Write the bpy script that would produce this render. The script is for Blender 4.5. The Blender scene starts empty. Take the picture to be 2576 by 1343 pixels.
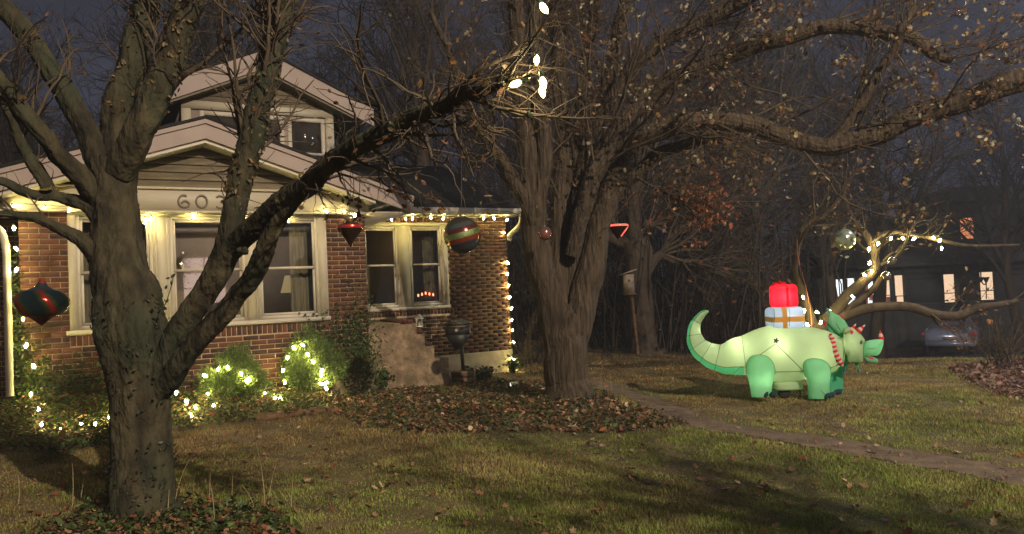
import bpy, math, random
import numpy as np
from mathutils import Matrix, Vector
R_ = np.random.RandomState
SC = bpy.context.scene
COL = SC.collection
# ------------------------------------------------------------------ camera
F = 1859.6                     # focal length in units of the 2575 wide survey frame
PITCH, ROLL = -0.0298, -0.0453
cp, sp, cr, sr = math.cos(PITCH), math.sin(PITCH), math.cos(ROLL), math.sin(ROLL)
cam_d = bpy.data.cameras.new("camera"); cam = bpy.data.objects.new("camera", cam_d); COL.objects.link(cam)
cam_d.sensor_width = 36; cam_d.lens = 36*F/2575; cam_d.clip_start = .05; cam_d.clip_end = 500
right = Vector((cr, sr*sp, sr*cp)); up = Vector((-sr, cr*sp, cr*cp)); fwd = Vector((0, cp, -sp))
cam.matrix_world = Matrix((( right.x, up.x, -fwd.x, 0), (right.y, up.y, -fwd.y, 0), (right.z, up.z, -fwd.z, 0), (0, 0, 0, 1)))
SC.camera = cam
# ------------------------------------------------------------------ world: night sky with faint cloud
W = bpy.data.worlds.new("World"); SC.world = W; W.use_nodes = True
nt = W.node_tree; bg = nt.nodes['Background']
tc = nt.nodes.new('ShaderNodeTexCoord'); nz = nt.nodes.new('ShaderNodeTexNoise'); nz.inputs['Scale'].default_value = 3.0; nz.inputs['Detail'].default_value = 4
rp = nt.nodes.new('ShaderNodeValToRGB'); rp.color_ramp.elements[0].color = (.010, .011, .018, 1); rp.color_ramp.elements[1].color = (.032, .034, .048, 1)
rp.color_ramp.elements[0].position = .3; rp.color_ramp.elements[1].position = .75
nt.links.new(tc.outputs['Generated'], nz.inputs['Vector']); nt.links.new(nz.outputs['Fac'], rp.inputs['Fac']); nt.links.new(rp.outputs['Color'], bg.inputs['Color'])
bg.inputs['Strength'].default_value = 1.7
# weak fill sun added for fascia and far parts, plus the street lamps (built further down as objects)
LAMP1 = (8.5, -6.5, 9.5)
def pointlight(name, loc, e, col, r):
    l = bpy.data.lights.new(name, 'POINT'); l.energy = e; l.color = col; l.shadow_soft_size = r; o = bpy.data.objects.new(name, l); COL.objects.link(o); o.location = loc; return o
pointlight('street_lamp_light', LAMP1, 20500, (1, .82, .62), .08)
sl = bpy.data.lights.new("weak_sun_fill", 'SUN'); sl.energy = .35; sl.angle = math.radians(2); sl.color = (1, .74, .66)
so = bpy.data.objects.new("weak_sun_fill", sl); COL.objects.link(so)
so.rotation_euler = Vector((-.42, .70, -.50)).to_track_quat('-Z', 'Y').to_euler()
SC.view_settings.view_transform = 'Standard'; SC.view_settings.look = 'None'; SC.view_settings.exposure = 0; SC.view_settings.gamma = 1
SC.view_settings.use_curve_mapping = False
SC.cycles.use_denoising = True; SC.cycles.max_bounces = 6; SC.cycles.transparent_max_bounces = 12; SC.cycles.sample_clamp_indirect = 3
SC.cycles.use_light_tree = True
SC.cycles.caustics_reflective = False; SC.cycles.caustics_refractive = False

# ------------------------------------------------------------------ survey helpers
def ray(dx, dy):
    u = (dx-1287.5)/F; v = (671.5-dy)/F
    u2 = cr*u - sr*v; v2 = sr*u + cr*v
    return np.array([u2, cp+v2*sp, -sp+v2*cp])
def pt(dx, dy, Y):
    d = ray(dx, dy); return d*(Y/d[1])
TH = .5073; CT, ST = math.cos(TH), math.sin(TH); Z0 = (12.28, 14.51)
E_ = np.array([CT, ST, 0.]); N_ = np.array([ST, -CT, 0.])
def HW(k, s, o, z):                       # wall frame: k plane, s along, o outward, z up
    return np.array([0, Z0[k], 0.]) + E_*s + N_*o + np.array([0, 0, z])
def WP(k, o, dx, dy):
    d = ray(dx, dy); O = HW(k, 0, o, 0); t = (O@N_)/(d@N_); w = d*t
    return float((w-O)@E_), float(w[2])
def sstep(a, b, x):
    t = np.clip((x-a)/(b-a), 0, 1); return t*t*(3-2*t)
def G(x, y):
    x = np.asarray(x, float); y = np.asarray(y, float)
    z = -1.40-.03*np.clip(x, -12, 12)-.016*np.clip(y, -5, 16)
    z = z - .105*np.clip(y-16, 0, 16)*sstep(1, 9, x)
    s = (x)*CT+(y-Z0[0])*ST; o = x*ST-(y-Z0[0])*CT
    z = z + .19*sstep(1.7, .3, o)*sstep(-2.9, -4.6, s)*sstep(-12, -8, s)
    z = z + .012*np.sin(x*1.7+.6*y)+.010*np.sin(y*2.3-x*.8)
    d2 = (x-.72)**2+(y-9.75)**2
    z = z + .12*np.exp(-d2/.9)
    return z
def gp(dx, dy):
    d = ray(dx, dy); t = 5.
    for _ in range(60):
        p = d*t; t = t*.6+.4*(float(G(p[0], p[1]))/d[2])
    return d*t
def inpoly(X, Y, poly):
    c = np.zeros(X.shape, bool); n = len(poly)
    for i in range(n):
        x1, y1 = poly[i][:2]; x2, y2 = poly[(i+1) % n][:2]
        m = ((y1 > Y) != (y2 > Y)) & (X < (x2-x1)*(Y-y1)/(y2-y1+1e-12)+x1); c ^= m
    return c

# ------------------------------------------------------------------ mesh builder
class MB:
    def __init__(s): s.V = []; s.F = []; s.C = []; s.n = 0
    def add(s, V, Fs, col=None):
        V = np.asarray(V, float).reshape(-1, 3)
        for f in (Fs if isinstance(Fs, list) and len(Fs) and isinstance(Fs[0], np.ndarray) else [np.asarray(Fs)]):
            if len(f): s.F.append(np.asarray(f, np.int64)+s.n)
        s.V.append(V); s.n += len(V)
        if col is None: col = (.5, .5, .5)
        col = np.asarray(col, float)
        s.C.append(np.tile(col, (len(V), 1)) if col.ndim == 1 else col)
        return s
    def box(s, a, b, fr=None, col=None):
        x0, y0, z0 = a; x1, y1, z1 = b
        V = np.array([(x, y, z) for x in (x0, x1) for y in (y0, y1) for z in (z0, z1)], float)
        if fr is not None: V = np.array([fr(*v) for v in V])
        return s.add(V, np.array([(0, 1, 3, 2), (4, 6, 7, 5), (0, 4, 5, 1), (2, 3, 7, 6), (0, 2, 6, 4), (1, 5, 7, 3)]), col)
    def prism(s, poly, o0, o1, fr, col=None):
        n = len(poly); V = [fr(p[0], o0, p[1]) for p in poly]+[fr(p[0], o1, p[1]) for p in poly]
        s.add(V, np.array([(i, (i+1) % n, (i+1) % n+n, i+n) for i in range(n)]), col)
        s.add([V[i] for i in range(n)], np.array([tuple(range(n))]), col); s.add([V[i+n] for i in range(n)], np.array([tuple(range(n))[::-1]]), col)
        return s
    def tube(s, P, R, sides=8, col=None, rough=0, seed=0, cap=True, bark=None):
        P = np.asarray(P, float); n = len(P); R = np.broadcast_to(np.asarray(R, float), (n,))
        T = np.gradient(P, axis=0); T /= np.linalg.norm(T, axis=1)[:, None]+1e-9
        a = np.cross(T[0], (0, 0, 1.)); a = a if np.linalg.norm(a) > .1 else np.cross(T[0], (1., 0, 0)); a /= np.linalg.norm(a)
        A = []
        for t in T:
            a = a-t*(a@t); a /= np.linalg.norm(a)+1e-9; A.append(a)
        A = np.array(A); Bn = np.cross(T, A)
        th = np.linspace(0, 2*np.pi, sides, endpoint=False)
        k = np.ones((n, sides))
        if rough:
            rs = R_(seed); ph = rs.rand(5)*6.28
            hh = np.cumsum(np.r_[0, np.linalg.norm(np.diff(P, axis=0), axis=1)])[:, None]
            k += rough*(np.sin(3*th+ph[0]+hh*1.7)*.5+np.sin(5*th+ph[1]-hh*2.9)*.4+np.sin(9*th+ph[2]+hh*1.1)*.3+.35*(rs.rand(n, sides)-.5))
        V = P[:, None]+(A[:, None]*np.cos(th)[None, :, None]+Bn[:, None]*np.sin(th)[None, :, None])*(R[:, None]*k)[..., None]
        if bark:
            amp, style = bark; rs = R_(seed+7); D = V-P[:, None]; D /= np.linalg.norm(D, axis=2)[..., None]+1e-9
            if style == 'flake':
                h = np.zeros((n, sides))
                for _ in range(16):
                    w = rs.randn(3)*(35 if _ < 8 else 95)*np.array([1, 1, .7]); h += (1-2*np.abs(np.sin(V@w+rs.rand()*6+1.5*np.sin(V@(w[::-1]*.4)))))*(1 if _ < 8 else .6)
                h = np.clip(h/5, -1, 1.2)
            else:
                hh = np.cumsum(np.r_[0, np.linalg.norm(np.diff(P, axis=0), axis=1)])[:, None]; h = 0
                for q in (13, 19, 27, 31): h = h+1-2*np.abs(np.sin(.5*(q*th[None]+rs.rand()*6+1.6*np.sin(hh*(2.2+rs.rand()*2)+rs.rand()*6)+.8*np.sin(hh*9+2*th[None]+rs.rand()*6))))
                h = h/3+.25*rs.randn(n, sides)
            V = V+D*(h*amp*np.minimum(1, R/.06)[:, None])[..., None]
        i = np.arange(n-1)[:, None]*sides; j = np.arange(sides)[None]; j2 = (j+1) % sides
        Fq = np.stack([i+j, i+j2, i+sides+j2, i+sides+j], -1).reshape(-1, 4)
        s.add(V.reshape(-1, 3), Fq, col)
        if cap:
            s.add(V[0], np.array([tuple(range(sides))[::-1]]), col); s.add(V[-1], np.array([tuple(range(sides))]), col)
        return s
    def lathe(s, c, prof, axis=(0, 0, 1), sides=24, col=None, sx=1, twist=None):
        ax = np.array(axis, float); ax /= np.linalg.norm(ax)
        a = np.cross(ax, (0, 1., 0)); a = a if np.linalg.norm(a) > .1 else np.cross(ax, (1., 0, 0)); a /= np.linalg.norm(a); b = np.cross(ax, a)
        prof = np.asarray(prof, float); th = np.linspace(0, 2*np.pi, sides, endpoint=False); n = len(prof)
        V = []; C = []
        for i, (r, h) in enumerate(prof):
            for t in th:
                rr = r*(twist(t, i/(n-1)) if twist else 1)
                V.append(np.array(c)+ax*h+a*rr*math.cos(t)+b*rr*math.sin(t)*sx)
                C.append(col(t, i/(n-1)) if callable(col) else (col or (.5, .5, .5)))
        i = np.arange(n-1)[:, None]*sides; j = np.arange(sides)[None]; j2 = (j+1) % sides
        s.add(V, np.stack([i+j, i+j2, i+sides+j2, i+sides+j], -1).reshape(-1, 4), np.array(C)); return s
    def superell(s, c, r, e=.5, col=None, nu=24, nv=14, ax=None):
        sg = lambda a, p: np.sign(a)*np.abs(a)**p
        v = np.linspace(-np.pi/2, np.pi/2, nv); u = np.linspace(0, 2*np.pi, nu, endpoint=False)
        U, Vv = np.meshgrid(u, v)
        X = np.stack([sg(np.cos(Vv), e)*sg(np.cos(U), e)*r[0], sg(np.cos(Vv), e)*sg(np.sin(U), e)*r[1], sg(np.sin(Vv), e)*r[2]], -1).reshape(-1, 3)
        if ax is not None: X = X@np.asarray(ax)
        i = np.arange(nv-1)[:, None]*nu; j = np.arange(nu)[None]; j2 = (j+1) % nu
        s.add(X+np.asarray(c), np.stack([i+j, i+j2, i+nu+j2, i+nu+j], -1).reshape(-1, 4), col); return s
    def mesh(s, name, smooth=False):
        V = np.concatenate(s.V); me = bpy.data.meshes.new(name)
        me.vertices.add(len(V)); me.vertices.foreach_set('co', V.astype(np.float32).ravel())
        lt = np.concatenate([np.full(len(f), f.shape[1]) for f in s.F]); lv = np.concatenate([f.ravel() for f in s.F])
        me.loops.add(len(lv)); me.loops.foreach_set('vertex_index', lv.astype(np.int32))
        ls = np.r_[0, np.cumsum(lt)[:-1]]
        me.polygons.add(len(lt)); me.polygons.foreach_set('loop_start', ls.astype(np.int32))
        C = np.concatenate(s.C); ca = me.color_attributes.new('col', 'FLOAT_COLOR', 'POINT')
        ca.data.foreach_set('color', np.c_[C, np.ones(len(C))].astype(np.float32).ravel())
        me.update(calc_edges=True); me.validate()
        if smooth: me.polygons.foreach_set('use_smooth', np.ones(len(lt), bool))
        return me
    def obj(s, name, mat, parent=None, smooth=False, **kw):
        me = s.mesh(name, smooth); me.materials.append(mat); return link(name, me, parent, **kw)
def link(name, me, parent=None, **kw):
    o = bpy.data.objects.new(name, me); COL.objects.link(o)
    if parent is not None:
        o.parent = parent; w = Matrix.Identity(4); q = parent
        while q is not None: w = q.matrix_basis if q.parent is None else w; q = q.parent
        if parent.type == 'EMPTY': o.matrix_parent_inverse = parent.matrix_basis.inverted()
    for k, v in kw.items(): o[k] = v
    return o
def thing(name, loc, label, category, group=None):
    o = bpy.data.objects.new(name, None); o.empty_display_size = .2; COL.objects.link(o); o.matrix_basis = Matrix.Translation(Vector([float(v) for v in loc]))
    o['label'] = label; o['category'] = category
    if group: o['group'] = group
    return o
def smoothline(pts, n=6):
    P = np.asarray(pts, float); P = np.vstack([2*P[0]-P[1], P, 2*P[-1]-P[-2]]); out = []
    for i in range(1, len(P)-2):
        for t in np.linspace(0, 1, n, endpoint=False):
            a, b, c, d = P[i-1:i+3]; out.append(.5*((2*b)+(-a+c)*t+(2*a-5*b+4*c-d)*t*t+(-a+3*b-3*c+d)*t**3))
    out.append(P[-2]); return np.array(out)

# ------------------------------------------------------------------ materials
def mat(name, base=(.5, .5, .5), rough=.7, metal=0, spec=.3, var=.25, scale=8, stretch=(1, 1, 1), bump=0, bscale=None, attr=False, em=None, ems=0, tint=None, detail=6, obrand=0):
    m = bpy.data.materials.new(name); m.use_nodes = True; n = m.node_tree.nodes; l = m.node_tree.links; b = n['Principled BSDF']
    b.inputs['Roughness'].default_value = rough; b.inputs['Metallic'].default_value = metal; b.inputs['Specular IOR Level'].default_value = spec
    tc = n.new('ShaderNodeTexCoord'); mp = n.new('ShaderNodeMapping'); mp.inputs['Scale'].default_value = stretch; l.new(tc.outputs['Object'], mp.inputs['Vector'])
    nz = n.new('ShaderNodeTexNoise'); nz.inputs['Scale'].default_value = scale; nz.inputs['Detail'].default_value = detail; l.new(mp.outputs['Vector'], nz.inputs['Vector'])
    if attr:
        a = n.new('ShaderNodeAttribute'); a.attribute_name = 'col'; src = a.outputs['Color']
    else:
        a = n.new('ShaderNodeRGB'); a.outputs[0].default_value = (*base, 1); src = a.outputs[0]
    mr = n.new('ShaderNodeMapRange'); mr.inputs['From Min'].default_value = .3; mr.inputs['From Max'].default_value = .7; mr.inputs['To Min'].default_value = 1-var; mr.inputs['To Max'].default_value = 1+var
    l.new(nz.outputs['Fac'], mr.inputs['Value'])
    vm = n.new('ShaderNodeVectorMath'); vm.operation = 'SCALE'; l.new(src, vm.inputs[0]); l.new(mr.outputs[0], vm.inputs['Scale']); out = vm.outputs[0]
    if tint is not None:
        n2 = n.new('ShaderNodeTexNoise'); n2.inputs['Scale'].default_value = tint[1]; n2.inputs['Detail'].default_value = 3; l.new(mp.outputs['Vector'], n2.inputs['Vector'])
        r2 = n.new('ShaderNodeMapRange'); r2.inputs['From Min'].default_value = .45; r2.inputs['From Max'].default_value = .65; r2.inputs['To Max'].default_value = tint[2]; l.new(n2.outputs['Fac'], r2.inputs['Value'])
        mx = n.new('ShaderNodeMix'); mx.data_type = 'RGBA'; l.new(r2.outputs[0], mx.inputs['Factor']); l.new(out, mx.inputs['A']); mx.inputs['B'].default_value = (*tint[0], 1); out = mx.outputs['Result']
    l.new(out, b.inputs['Base Color'])
    if bump:
        nb = n.new('ShaderNodeTexNoise'); nb.inputs['Scale'].default_value = bscale or scale*3; nb.inputs['Detail'].default_value = 5; l.new(mp.outputs['Vector'], nb.inputs['Vector'])
        bp = n.new('ShaderNodeBump'); bp.inputs['Strength'].default_value = 1; bp.inputs['Distance'].default_value = bump; l.new(nb.outputs['Fac'], bp.inputs['Height']); l.new(bp.outputs[0], b.inputs['Normal'])
    if em: b.inputs['Emission Color'].default_value = (*em, 1); b.inputs['Emission Strength'].default_value = ems
    return m
def fabric(name, base, tr=.6, var=.06):
    m = mat(name, base, rough=.5, var=.13, scale=4, bump=.02, bscale=7); n = m.node_tree.nodes; l = m.node_tree.links
    b = n['Principled BSDF']; t = n.new('ShaderNodeBsdfTranslucent'); mx = n.new('ShaderNodeMixShader'); mx.inputs[0].default_value = tr
    t.inputs['Color'].default_value = (*base, 1); l.new(b.outputs[0], mx.inputs[1]); l.new(t.outputs[0], mx.inputs[2]); l.new(mx.outputs[0], n['Material Output'].inputs[0]); return m
def leafmat(name, tr=.3, rough=.6):
    m = mat(name, rough=rough, attr=True, var=.2, scale=20, spec=.3); n = m.node_tree.nodes; l = m.node_tree.links
    b = n['Principled BSDF']; t = n.new('ShaderNodeBsdfTranslucent'); mx = n.new('ShaderNodeMixShader'); mx.inputs[0].default_value = tr
    a = n.new('ShaderNodeAttribute'); a.attribute_name = 'col'; l.new(a.outputs['Color'], t.inputs['Color']); l.new(b.outputs[0], mx.inputs[1]); l.new(t.outputs[0], mx.inputs[2]); l.new(mx.outputs[0], n['Material Output'].inputs[0]); return m
M = {}
M['ground'] = mat('soil', (.085, .062, .032), rough=.95, var=.5, scale=2.5, bump=.02, bscale=30, tint=((.07, .075, .022), .5, .8))
M['lawn'] = leafmat('grass_blades', .25, .7)
M['path'] = mat('worn_earth', (.11, .078, .052), rough=.95, var=.35, scale=6, bump=.012, bscale=45)
M['asphalt'] = mat('asphalt', (.02, .02, .021), rough=.9, var=.3, scale=12, bump=.004)
M['litter'] = leafmat('dead_leaves', .2, .6)
M['leaf'] = leafmat('leaves', .35, .5)
M['bark_near'] = mat('bark_near', (.032, .027, .0135), rough=.9, var=.8, scale=9, stretch=(1, 1, .4), bump=.05, bscale=16, tint=((.018, .027, .014), 2.3, .7))
M['bark'] = mat('bark', (.050, .037, .024), rough=.92, var=.6, scale=22, stretch=(1, 1, .10), bump=.06, bscale=24)
M['bark_far'] = mat('bark_far', (.05, .036, .024), rough=.92, var=.4, scale=9, stretch=(1, 1, .2), bump=.02)
M['twig'] = mat('twig', (.06, .044, .028), rough=.85, var=.35, scale=6)
M['twig_dark'] = mat('twig_dark', (.042, .034, .027), rough=.9, var=.35, scale=3)
M['brick'] = mat('brick', attr=True, rough=.85, var=.22, scale=30, bump=.002, bscale=90)
M['mortar'] = mat('mortar', (.42, .33, .20), rough=.95, var=.2, scale=22, bump=.003, bscale=120, tint=((.16, .12, .08), 1.3, .6))
M['cream'] = mat('cream_paint', (.40, .36, .27), rough=.5, var=.05, scale=3, bump=.0006, tint=((.36, .31, .23), 2.2, .3))
M['fascia'] = mat('fascia_dimmed_cream', (.27, .215, .185), rough=.6, var=.08, scale=3)  # cream darkened and pinked here; the dimmer lamp light is in the colour
M['white'] = mat('white_trim', (.43, .39, .31), rough=.45, var=.05, scale=4, tint=((.36, .31, .24), 3, .35))
M['siding'] = mat('siding', (.14, .115, .075), rough=.7, var=.18, scale=5, stretch=(1, 1, 6), bump=.0015)
M['roof'] = mat('roof_shingle', (.016, .015, .014), rough=.95, var=.35, scale=14, bump=.006)
M['concrete'] = mat('concrete', (.25, .20, .15), rough=.95, var=.25, scale=5, bump=.006, tint=((.12, .12, .055), 1.6, .5))
M['stucco'] = mat('stucco', (.21, .150, .09), rough=.95, var=.45, scale=9, bump=.02, bscale=25, tint=((.09, .068, .04), 3.6, .8))
M['metal_dark'] = mat('dark_metal', (.022, .022, .02), rough=.5, var=.3, scale=8, spec=.4)
M['wood'] = mat('brown_wood', (.12, .07, .035), rough=.8, var=.35, scale=7, stretch=(1, 1, 5), bump=.002)
M['wire'] = mat('green_wire', (.02, .035, .012), rough=.6)
M['bulb'] = mat('lit_bulb', (.9, .8, .5), rough=.3, em=(1, .83, .30), ems=280)
M['bulb_big'] = mat('lit_bulb_near', (.9, .8, .5), rough=.3, em=(1, .84, .40), ems=12)
M['curtain'] = mat('curtain', (.20, .17, .11), rough=.9, var=.3, scale=4, stretch=(8, 8, 1))
M['room'] = mat('room_wall', (.24, .18, .10), rough=.9, var=.25, scale=1.5)
M['shade'] = mat('lamp_shade', (.6, .5, .3), rough=.8, em=(.9, .65, .3), ems=.35)
M['red_glow'] = mat('candle_glow', (.5, .1, .05), em=(1, .25, .12), ems=5)
def glassmat():
    m = bpy.data.materials.new('window_glass'); m.use_nodes = True; n = m.node_tree.nodes; l = m.node_tree.links; n.remove(n['Principled BSDF'])
    t = n.new('ShaderNodeBsdfTransparent'); t.inputs[0].default_value = (.75, .78, .72, 1); g = n.new('ShaderNodeBsdfGlossy'); g.inputs['Roughness'].default_value = .02
    fr = n.new('ShaderNodeFresnel'); fr.inputs[0].default_value = 1.5; mt = n.new('ShaderNodeMath'); mt.operation = 'MULTIPLY_ADD'; mt.inputs[1].default_value = 1.3; mt.inputs[2].default_value = .06
    mx = n.new('ShaderNodeMixShader'); l.new(fr.outputs[0], mt.inputs[0]); l.new(mt.outputs[0], mx.inputs[0]); l.new(t.outputs[0], mx.inputs[1]); l.new(g.outputs[0], mx.inputs[2]); l.new(mx.outputs[0], n['Material Output'].inputs[0]); return m
M['glass'] = glassmat()

# ------------------------------------------------------------------ ground
def grid_obj(name, xs, ys, m, dz=0, mask=None, **kw):
    X, Y = np.meshgrid(xs, ys); Z = G(X, Y)+dz; nx, ny = len(xs), len(ys)
    i = (np.arange(ny-1)[:, None]*nx+np.arange(nx-1)[None]).ravel(); Fq = np.stack([i, i+1, i+nx+1, i+nx], 1)
    b = MB(); b.add(np.stack([X, Y, Z], -1).reshape(-1, 3), Fq); return b.obj(name, m, smooth=True, **kw)
def axis(a, b, lo, hi, n1, n2):
    return np.unique(np.r_[np.linspace(a, lo, n2), np.linspace(lo, hi, n1), np.linspace(hi, b, n2)])
grid_obj('ground', axis(-140, 140, -12, 14, 131, 12), axis(-30, 220, 0, 34, 171, 12), M['ground'], kind='structure', label='lawn ground of dry autumn grass and earth in front of the brick house')
# worn path
pc = [(1440, 935), (1560, 985), (1700, 1040), (1850, 1080), (2000, 1103), (2200, 1137), (2400, 1170), (2600, 1208), (2800, 1245)]
PATHC = smoothline([gp(*p) for p in pc], 8)
def strip(name, C, w, m, dz, **kw):
    T = np.gradient(C, axis=0); Nn = np.stack([-T[:, 1], T[:, 0]], 1); Nn /= np.linalg.norm(Nn, axis=1)[:, None]
    k = 7; V = []; rs = R_(3); j = rs.randn(len(C), 2)*.04
    for i in range(len(C)):
        for a in np.linspace(-.5, .5, k):
            q = C[i, :2]+Nn[i]*(a*w[i]+ (j[i, 0] if a < -.4 else j[i, 1] if a > .4 else 0)); V.append((q[0], q[1], float(G(q[0], q[1]))+dz))
    ii = (np.arange(len(C)-1)[:, None]*k+np.arange(k-1)[None]).ravel(); b = MB(); b.add(V, np.stack([ii, ii+1, ii+k+1, ii+k], 1)); return b.obj(name, m, smooth=True, **kw)
PW = np.linspace(.45, .62, len(PATHC))
strip('path', PATHC, PW, M['path'], .006, kind='structure', label='narrow worn earth path crossing the lawn toward the right')
# far drive the car stands on
grid_obj('driveway', np.linspace(7, 40, 30), np.linspace(17.2, 33, 30), M['asphalt'], dz=.01, kind='structure', label='dark driveway beyond the lawn where the car is parked')

# planting bed outlines (ground polygons)
BED1 = [gp(*p)[:2] for p in [(-60, 1130), (150, 1150), (290, 1112), (440, 1088), (560, 1070), (650, 1062), (830, 1042), (850, 960), (830, 925), (600, 925), (440, 960), (300, 975), (60, 985), (-60, 960)]]
BED2 = [gp(*p)[:2] for p in [(840, 1042), (930, 1078), (1050, 1092), (1250, 1090), (1420, 1088), (1560, 1092), (1660, 1080), (1740, 1068), (1660, 1040), (1560, 1018), (1490, 985), (1390, 965), (1300, 962), (1150, 958), (1000, 945), (900, 930), (850, 930)]]
BED3 = [gp(*p)[:2] for p in [(-200, 1500), (180, 1300), (260, 1262), (330, 1250), (440, 1265), (560, 1275), (700, 1290), (900, 1500)]]
hs = lambda s, o, k=0: HW(k, s, o, 0)[:2]
HOUSE = [hs(-9, 0), hs(-2.5, 0), hs(-2.5, -1.95), hs(-.1, 0, 1), hs(-.1, -6, 1), hs(-9, -6)]

def pathdist(X, Y):
    d = np.full(X.shape, 9.)
    for c in PATHC[::2]: d = np.minimum(d, np.hypot(X-c[0], Y-c[1]))
    return d
# grass blades: density falls with distance
def grass():
    rs = R_(5); out = []
    Nn = 640000
    y = 3.4*np.exp(rs.rand(Nn)*math.log(19/3.4)); x = (rs.rand(Nn)*2-1)*(y*.72+.4)
    keep = ~(inpoly(x, y, HOUSE) | (inpoly(x, y, BED1)) | (inpoly(x, y, BED2) & (rs.rand(Nn) > .12)) | (inpoly(x, y, BED3) & (rs.rand(Nn) > .25)))
    keep &= (pathdist(x, y) > .30+.12*rs.rand(Nn)) | (rs.rand(Nn) < .04)
    x = x[keep]; y = y[keep]; n = len(x); z = G(x, y)
    # clumps: patches of green and straw
    f2 = 0; f1 = np.sin(x*1.3+np.sin(y*.9)*2)+np.sin(y*1.7+x*.6)+np.sin(x*3.1-y*2.2)*.7+np.sin(x*6.3+y*5.1)*.4
    f2 = np.sin(x*9.1+2*np.sin(y*7.3))*np.sin(y*8.3+x*2.1)
    green = 1/(1+np.exp(-(f1*.9+.8*f2+1.3*np.clip((9-y)/2.5, -1.6, 1.2)+rs.randn(n)*.9-.1-.7*(x < -1))))
    h = (.010+.028*rs.rand(n)**1.5)*(1+.35*np.sin(x*2.1+y*1.3)+.45*f2)*(.8+.03*y)
    wd = .0019+.0008*y*.5
    a = rs.rand(n)*6.28; lean = rs.rand(n)*.9
    b0 = np.stack([x, y, z-.004], 1); sd = np.stack([np.cos(a), np.sin(a), np.zeros(n)], 1)*wd[:, None]
    a2 = rs.rand(n)*6.28; tip = b0+np.stack([np.cos(a2)*lean*h, np.sin(a2)*lean*h, h], 1)
    V = np.stack([b0-sd, b0+sd, tip], 1).reshape(-1, 3)
    g = np.array([.165, .235, .042]); st = np.array([.31, .225, .10]); br = np.array([.12, .072, .035])
    c = g*green[:, None]+st*(1-green[:, None]); zone = 1/(1+np.exp(-((-.4-x)*1.2+(y-7.2)*1.1))); m = rs.rand(n) < (.14+.45*zone); c[m] = np.array([.15, .080, .036]); mot = np.sin(x*4.3+1.7*np.sin(y*3.1))*np.sin(y*5.2+1.3*np.sin(x*2.7)); c *= (1+.38*mot)[:, None]; c *= (.7+.6*rs.rand(n))[:, None]
    b = MB(); b.add(V, np.arange(3*n).reshape(-1, 3), np.repeat(c, 3, 0))
    b.obj('grass', M['lawn'], kind='stuff', label='short mixed green and straw coloured lawn grass')
grass()
# leaves: folded lobed shapes
def leafset(name, P, Nrm, size, cols, m, seed=0, parent=None, lobed=False, **kw):
    rs = R_(seed); n = len(P); P = np.asarray(P); Nrm = Nrm/(np.linalg.norm(Nrm, axis=1)[:, None]+1e-9)
    t = rs.randn(n, 3); t -= Nrm*(t*Nrm).sum(1)[:, None]; t /= np.linalg.norm(t, axis=1)[:, None]; bt = np.cross(Nrm, t)
    s = np.asarray(size)*np.ones(n)
    if lobed: prof = [(-1, 0, 0), (-.55, .55, .2), (-.05, .35, .12), (.3, .62, .25), (.45, .2, .1), (1, 0, 0), (.45, -.2, .1), (.3, -.62, .25), (-.05, -.35, .12), (-.55, -.55, .2)]
    else: prof = [(-1, 0, 0), (-.3, .5, .18), (.4, .38, .15), (1, 0, -.05), (.4, -.38, .15), (-.3, -.5, .18)]
    K = len(prof); cu = (rs.rand(n)*1.6-.2)
    V = np.stack([P+t*(p[0]*s)[:, None]+bt*(p[1]*s)[:, None]+Nrm*((p[2]*cu+.25*cu*p[0]**2)*s)[:, None] for p in prof], 1)
    ctr = P+Nrm*0; V = np.concatenate([V, ctr[:, None]], 1).reshape(-1, 3)
    base = np.arange(n)[:, None]*(K+1); Fs = np.concatenate([np.stack([base[:, 0]+i, base[:, 0]+(i+1) % K, base[:, 0]+K], 1) for i in range(K)])
    b = MB(); b.add(V, Fs, np.repeat(cols, K+1, 0)); return b.obj(name, m, parent, **kw)
def palette(rs, n, cols, v=.35):
    c = np.array(cols)[rs.randint(0, len(cols), n)]; return c*(1-v+2*v*rs.rand(n))[:, None]
BROWN = [(.16, .085, .04), (.22, .12, .06), (.28, .17, .09), (.10, .055, .03), (.19, .07, .035), (.34, .25, .15)]
IVY = [(.035, .06, .015), (.055, .085, .02), (.025, .045, .012), (.08, .10, .03)]
def upn(rs, n, k=.5):
    v = rs.randn(n, 3)*k; v[:, 2] = 1; return v
def ground_pts(rs, n, poly, h=(0, .02), reject=None):
    P = np.array(poly); lo = P.min(0); hi = P.max(0); X = []; Y = []
    while len(X) < n:
        x = lo[0]+rs.rand(n*2)*(hi[0]-lo[0]); y = lo[1]+rs.rand(n*2)*(hi[1]-lo[1]); k = inpoly(x, y, poly) & ~inpoly(x, y, HOUSE); X += list(x[k]); Y += list(y[k])
    x = np.array(X[:n]); y = np.array(Y[:n]); return np.stack([x, y, G(x, y)+h[0]+(h[1]-h[0])*rs.rand(n)], 1)
rs = R_(11)
LAWN = [(-12, 3.4), (12, 3.4), (14, 18), (-3, 18), (-8, 9)]
# scattered fallen leaves on lawn
n = 2600; y = 3.5*np.exp(rs.rand(n)*math.log(18/3.5)); x = (rs.rand(n)*2-1)*(y*.72); k = ~inpoly(x, y, HOUSE); x = x[k]; y = y[k]
cl = np.sin(x*2.2+1)*np.sin(y*1.9)+.8*rs.randn(len(x)) > .1; x = x[cl]; y = y[cl]; n = len(x)
leafset('fallen_leaves', np.stack([x, y, G(x, y)+.012+.02*rs.rand(n)], 1), upn(rs, n, .55), .018+.024*rs.rand(n), palette(rs, n, BROWN), M['litter'], 12, lobed=True, kind='stuff', label='curled brown fallen leaves scattered over the lawn')
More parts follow.
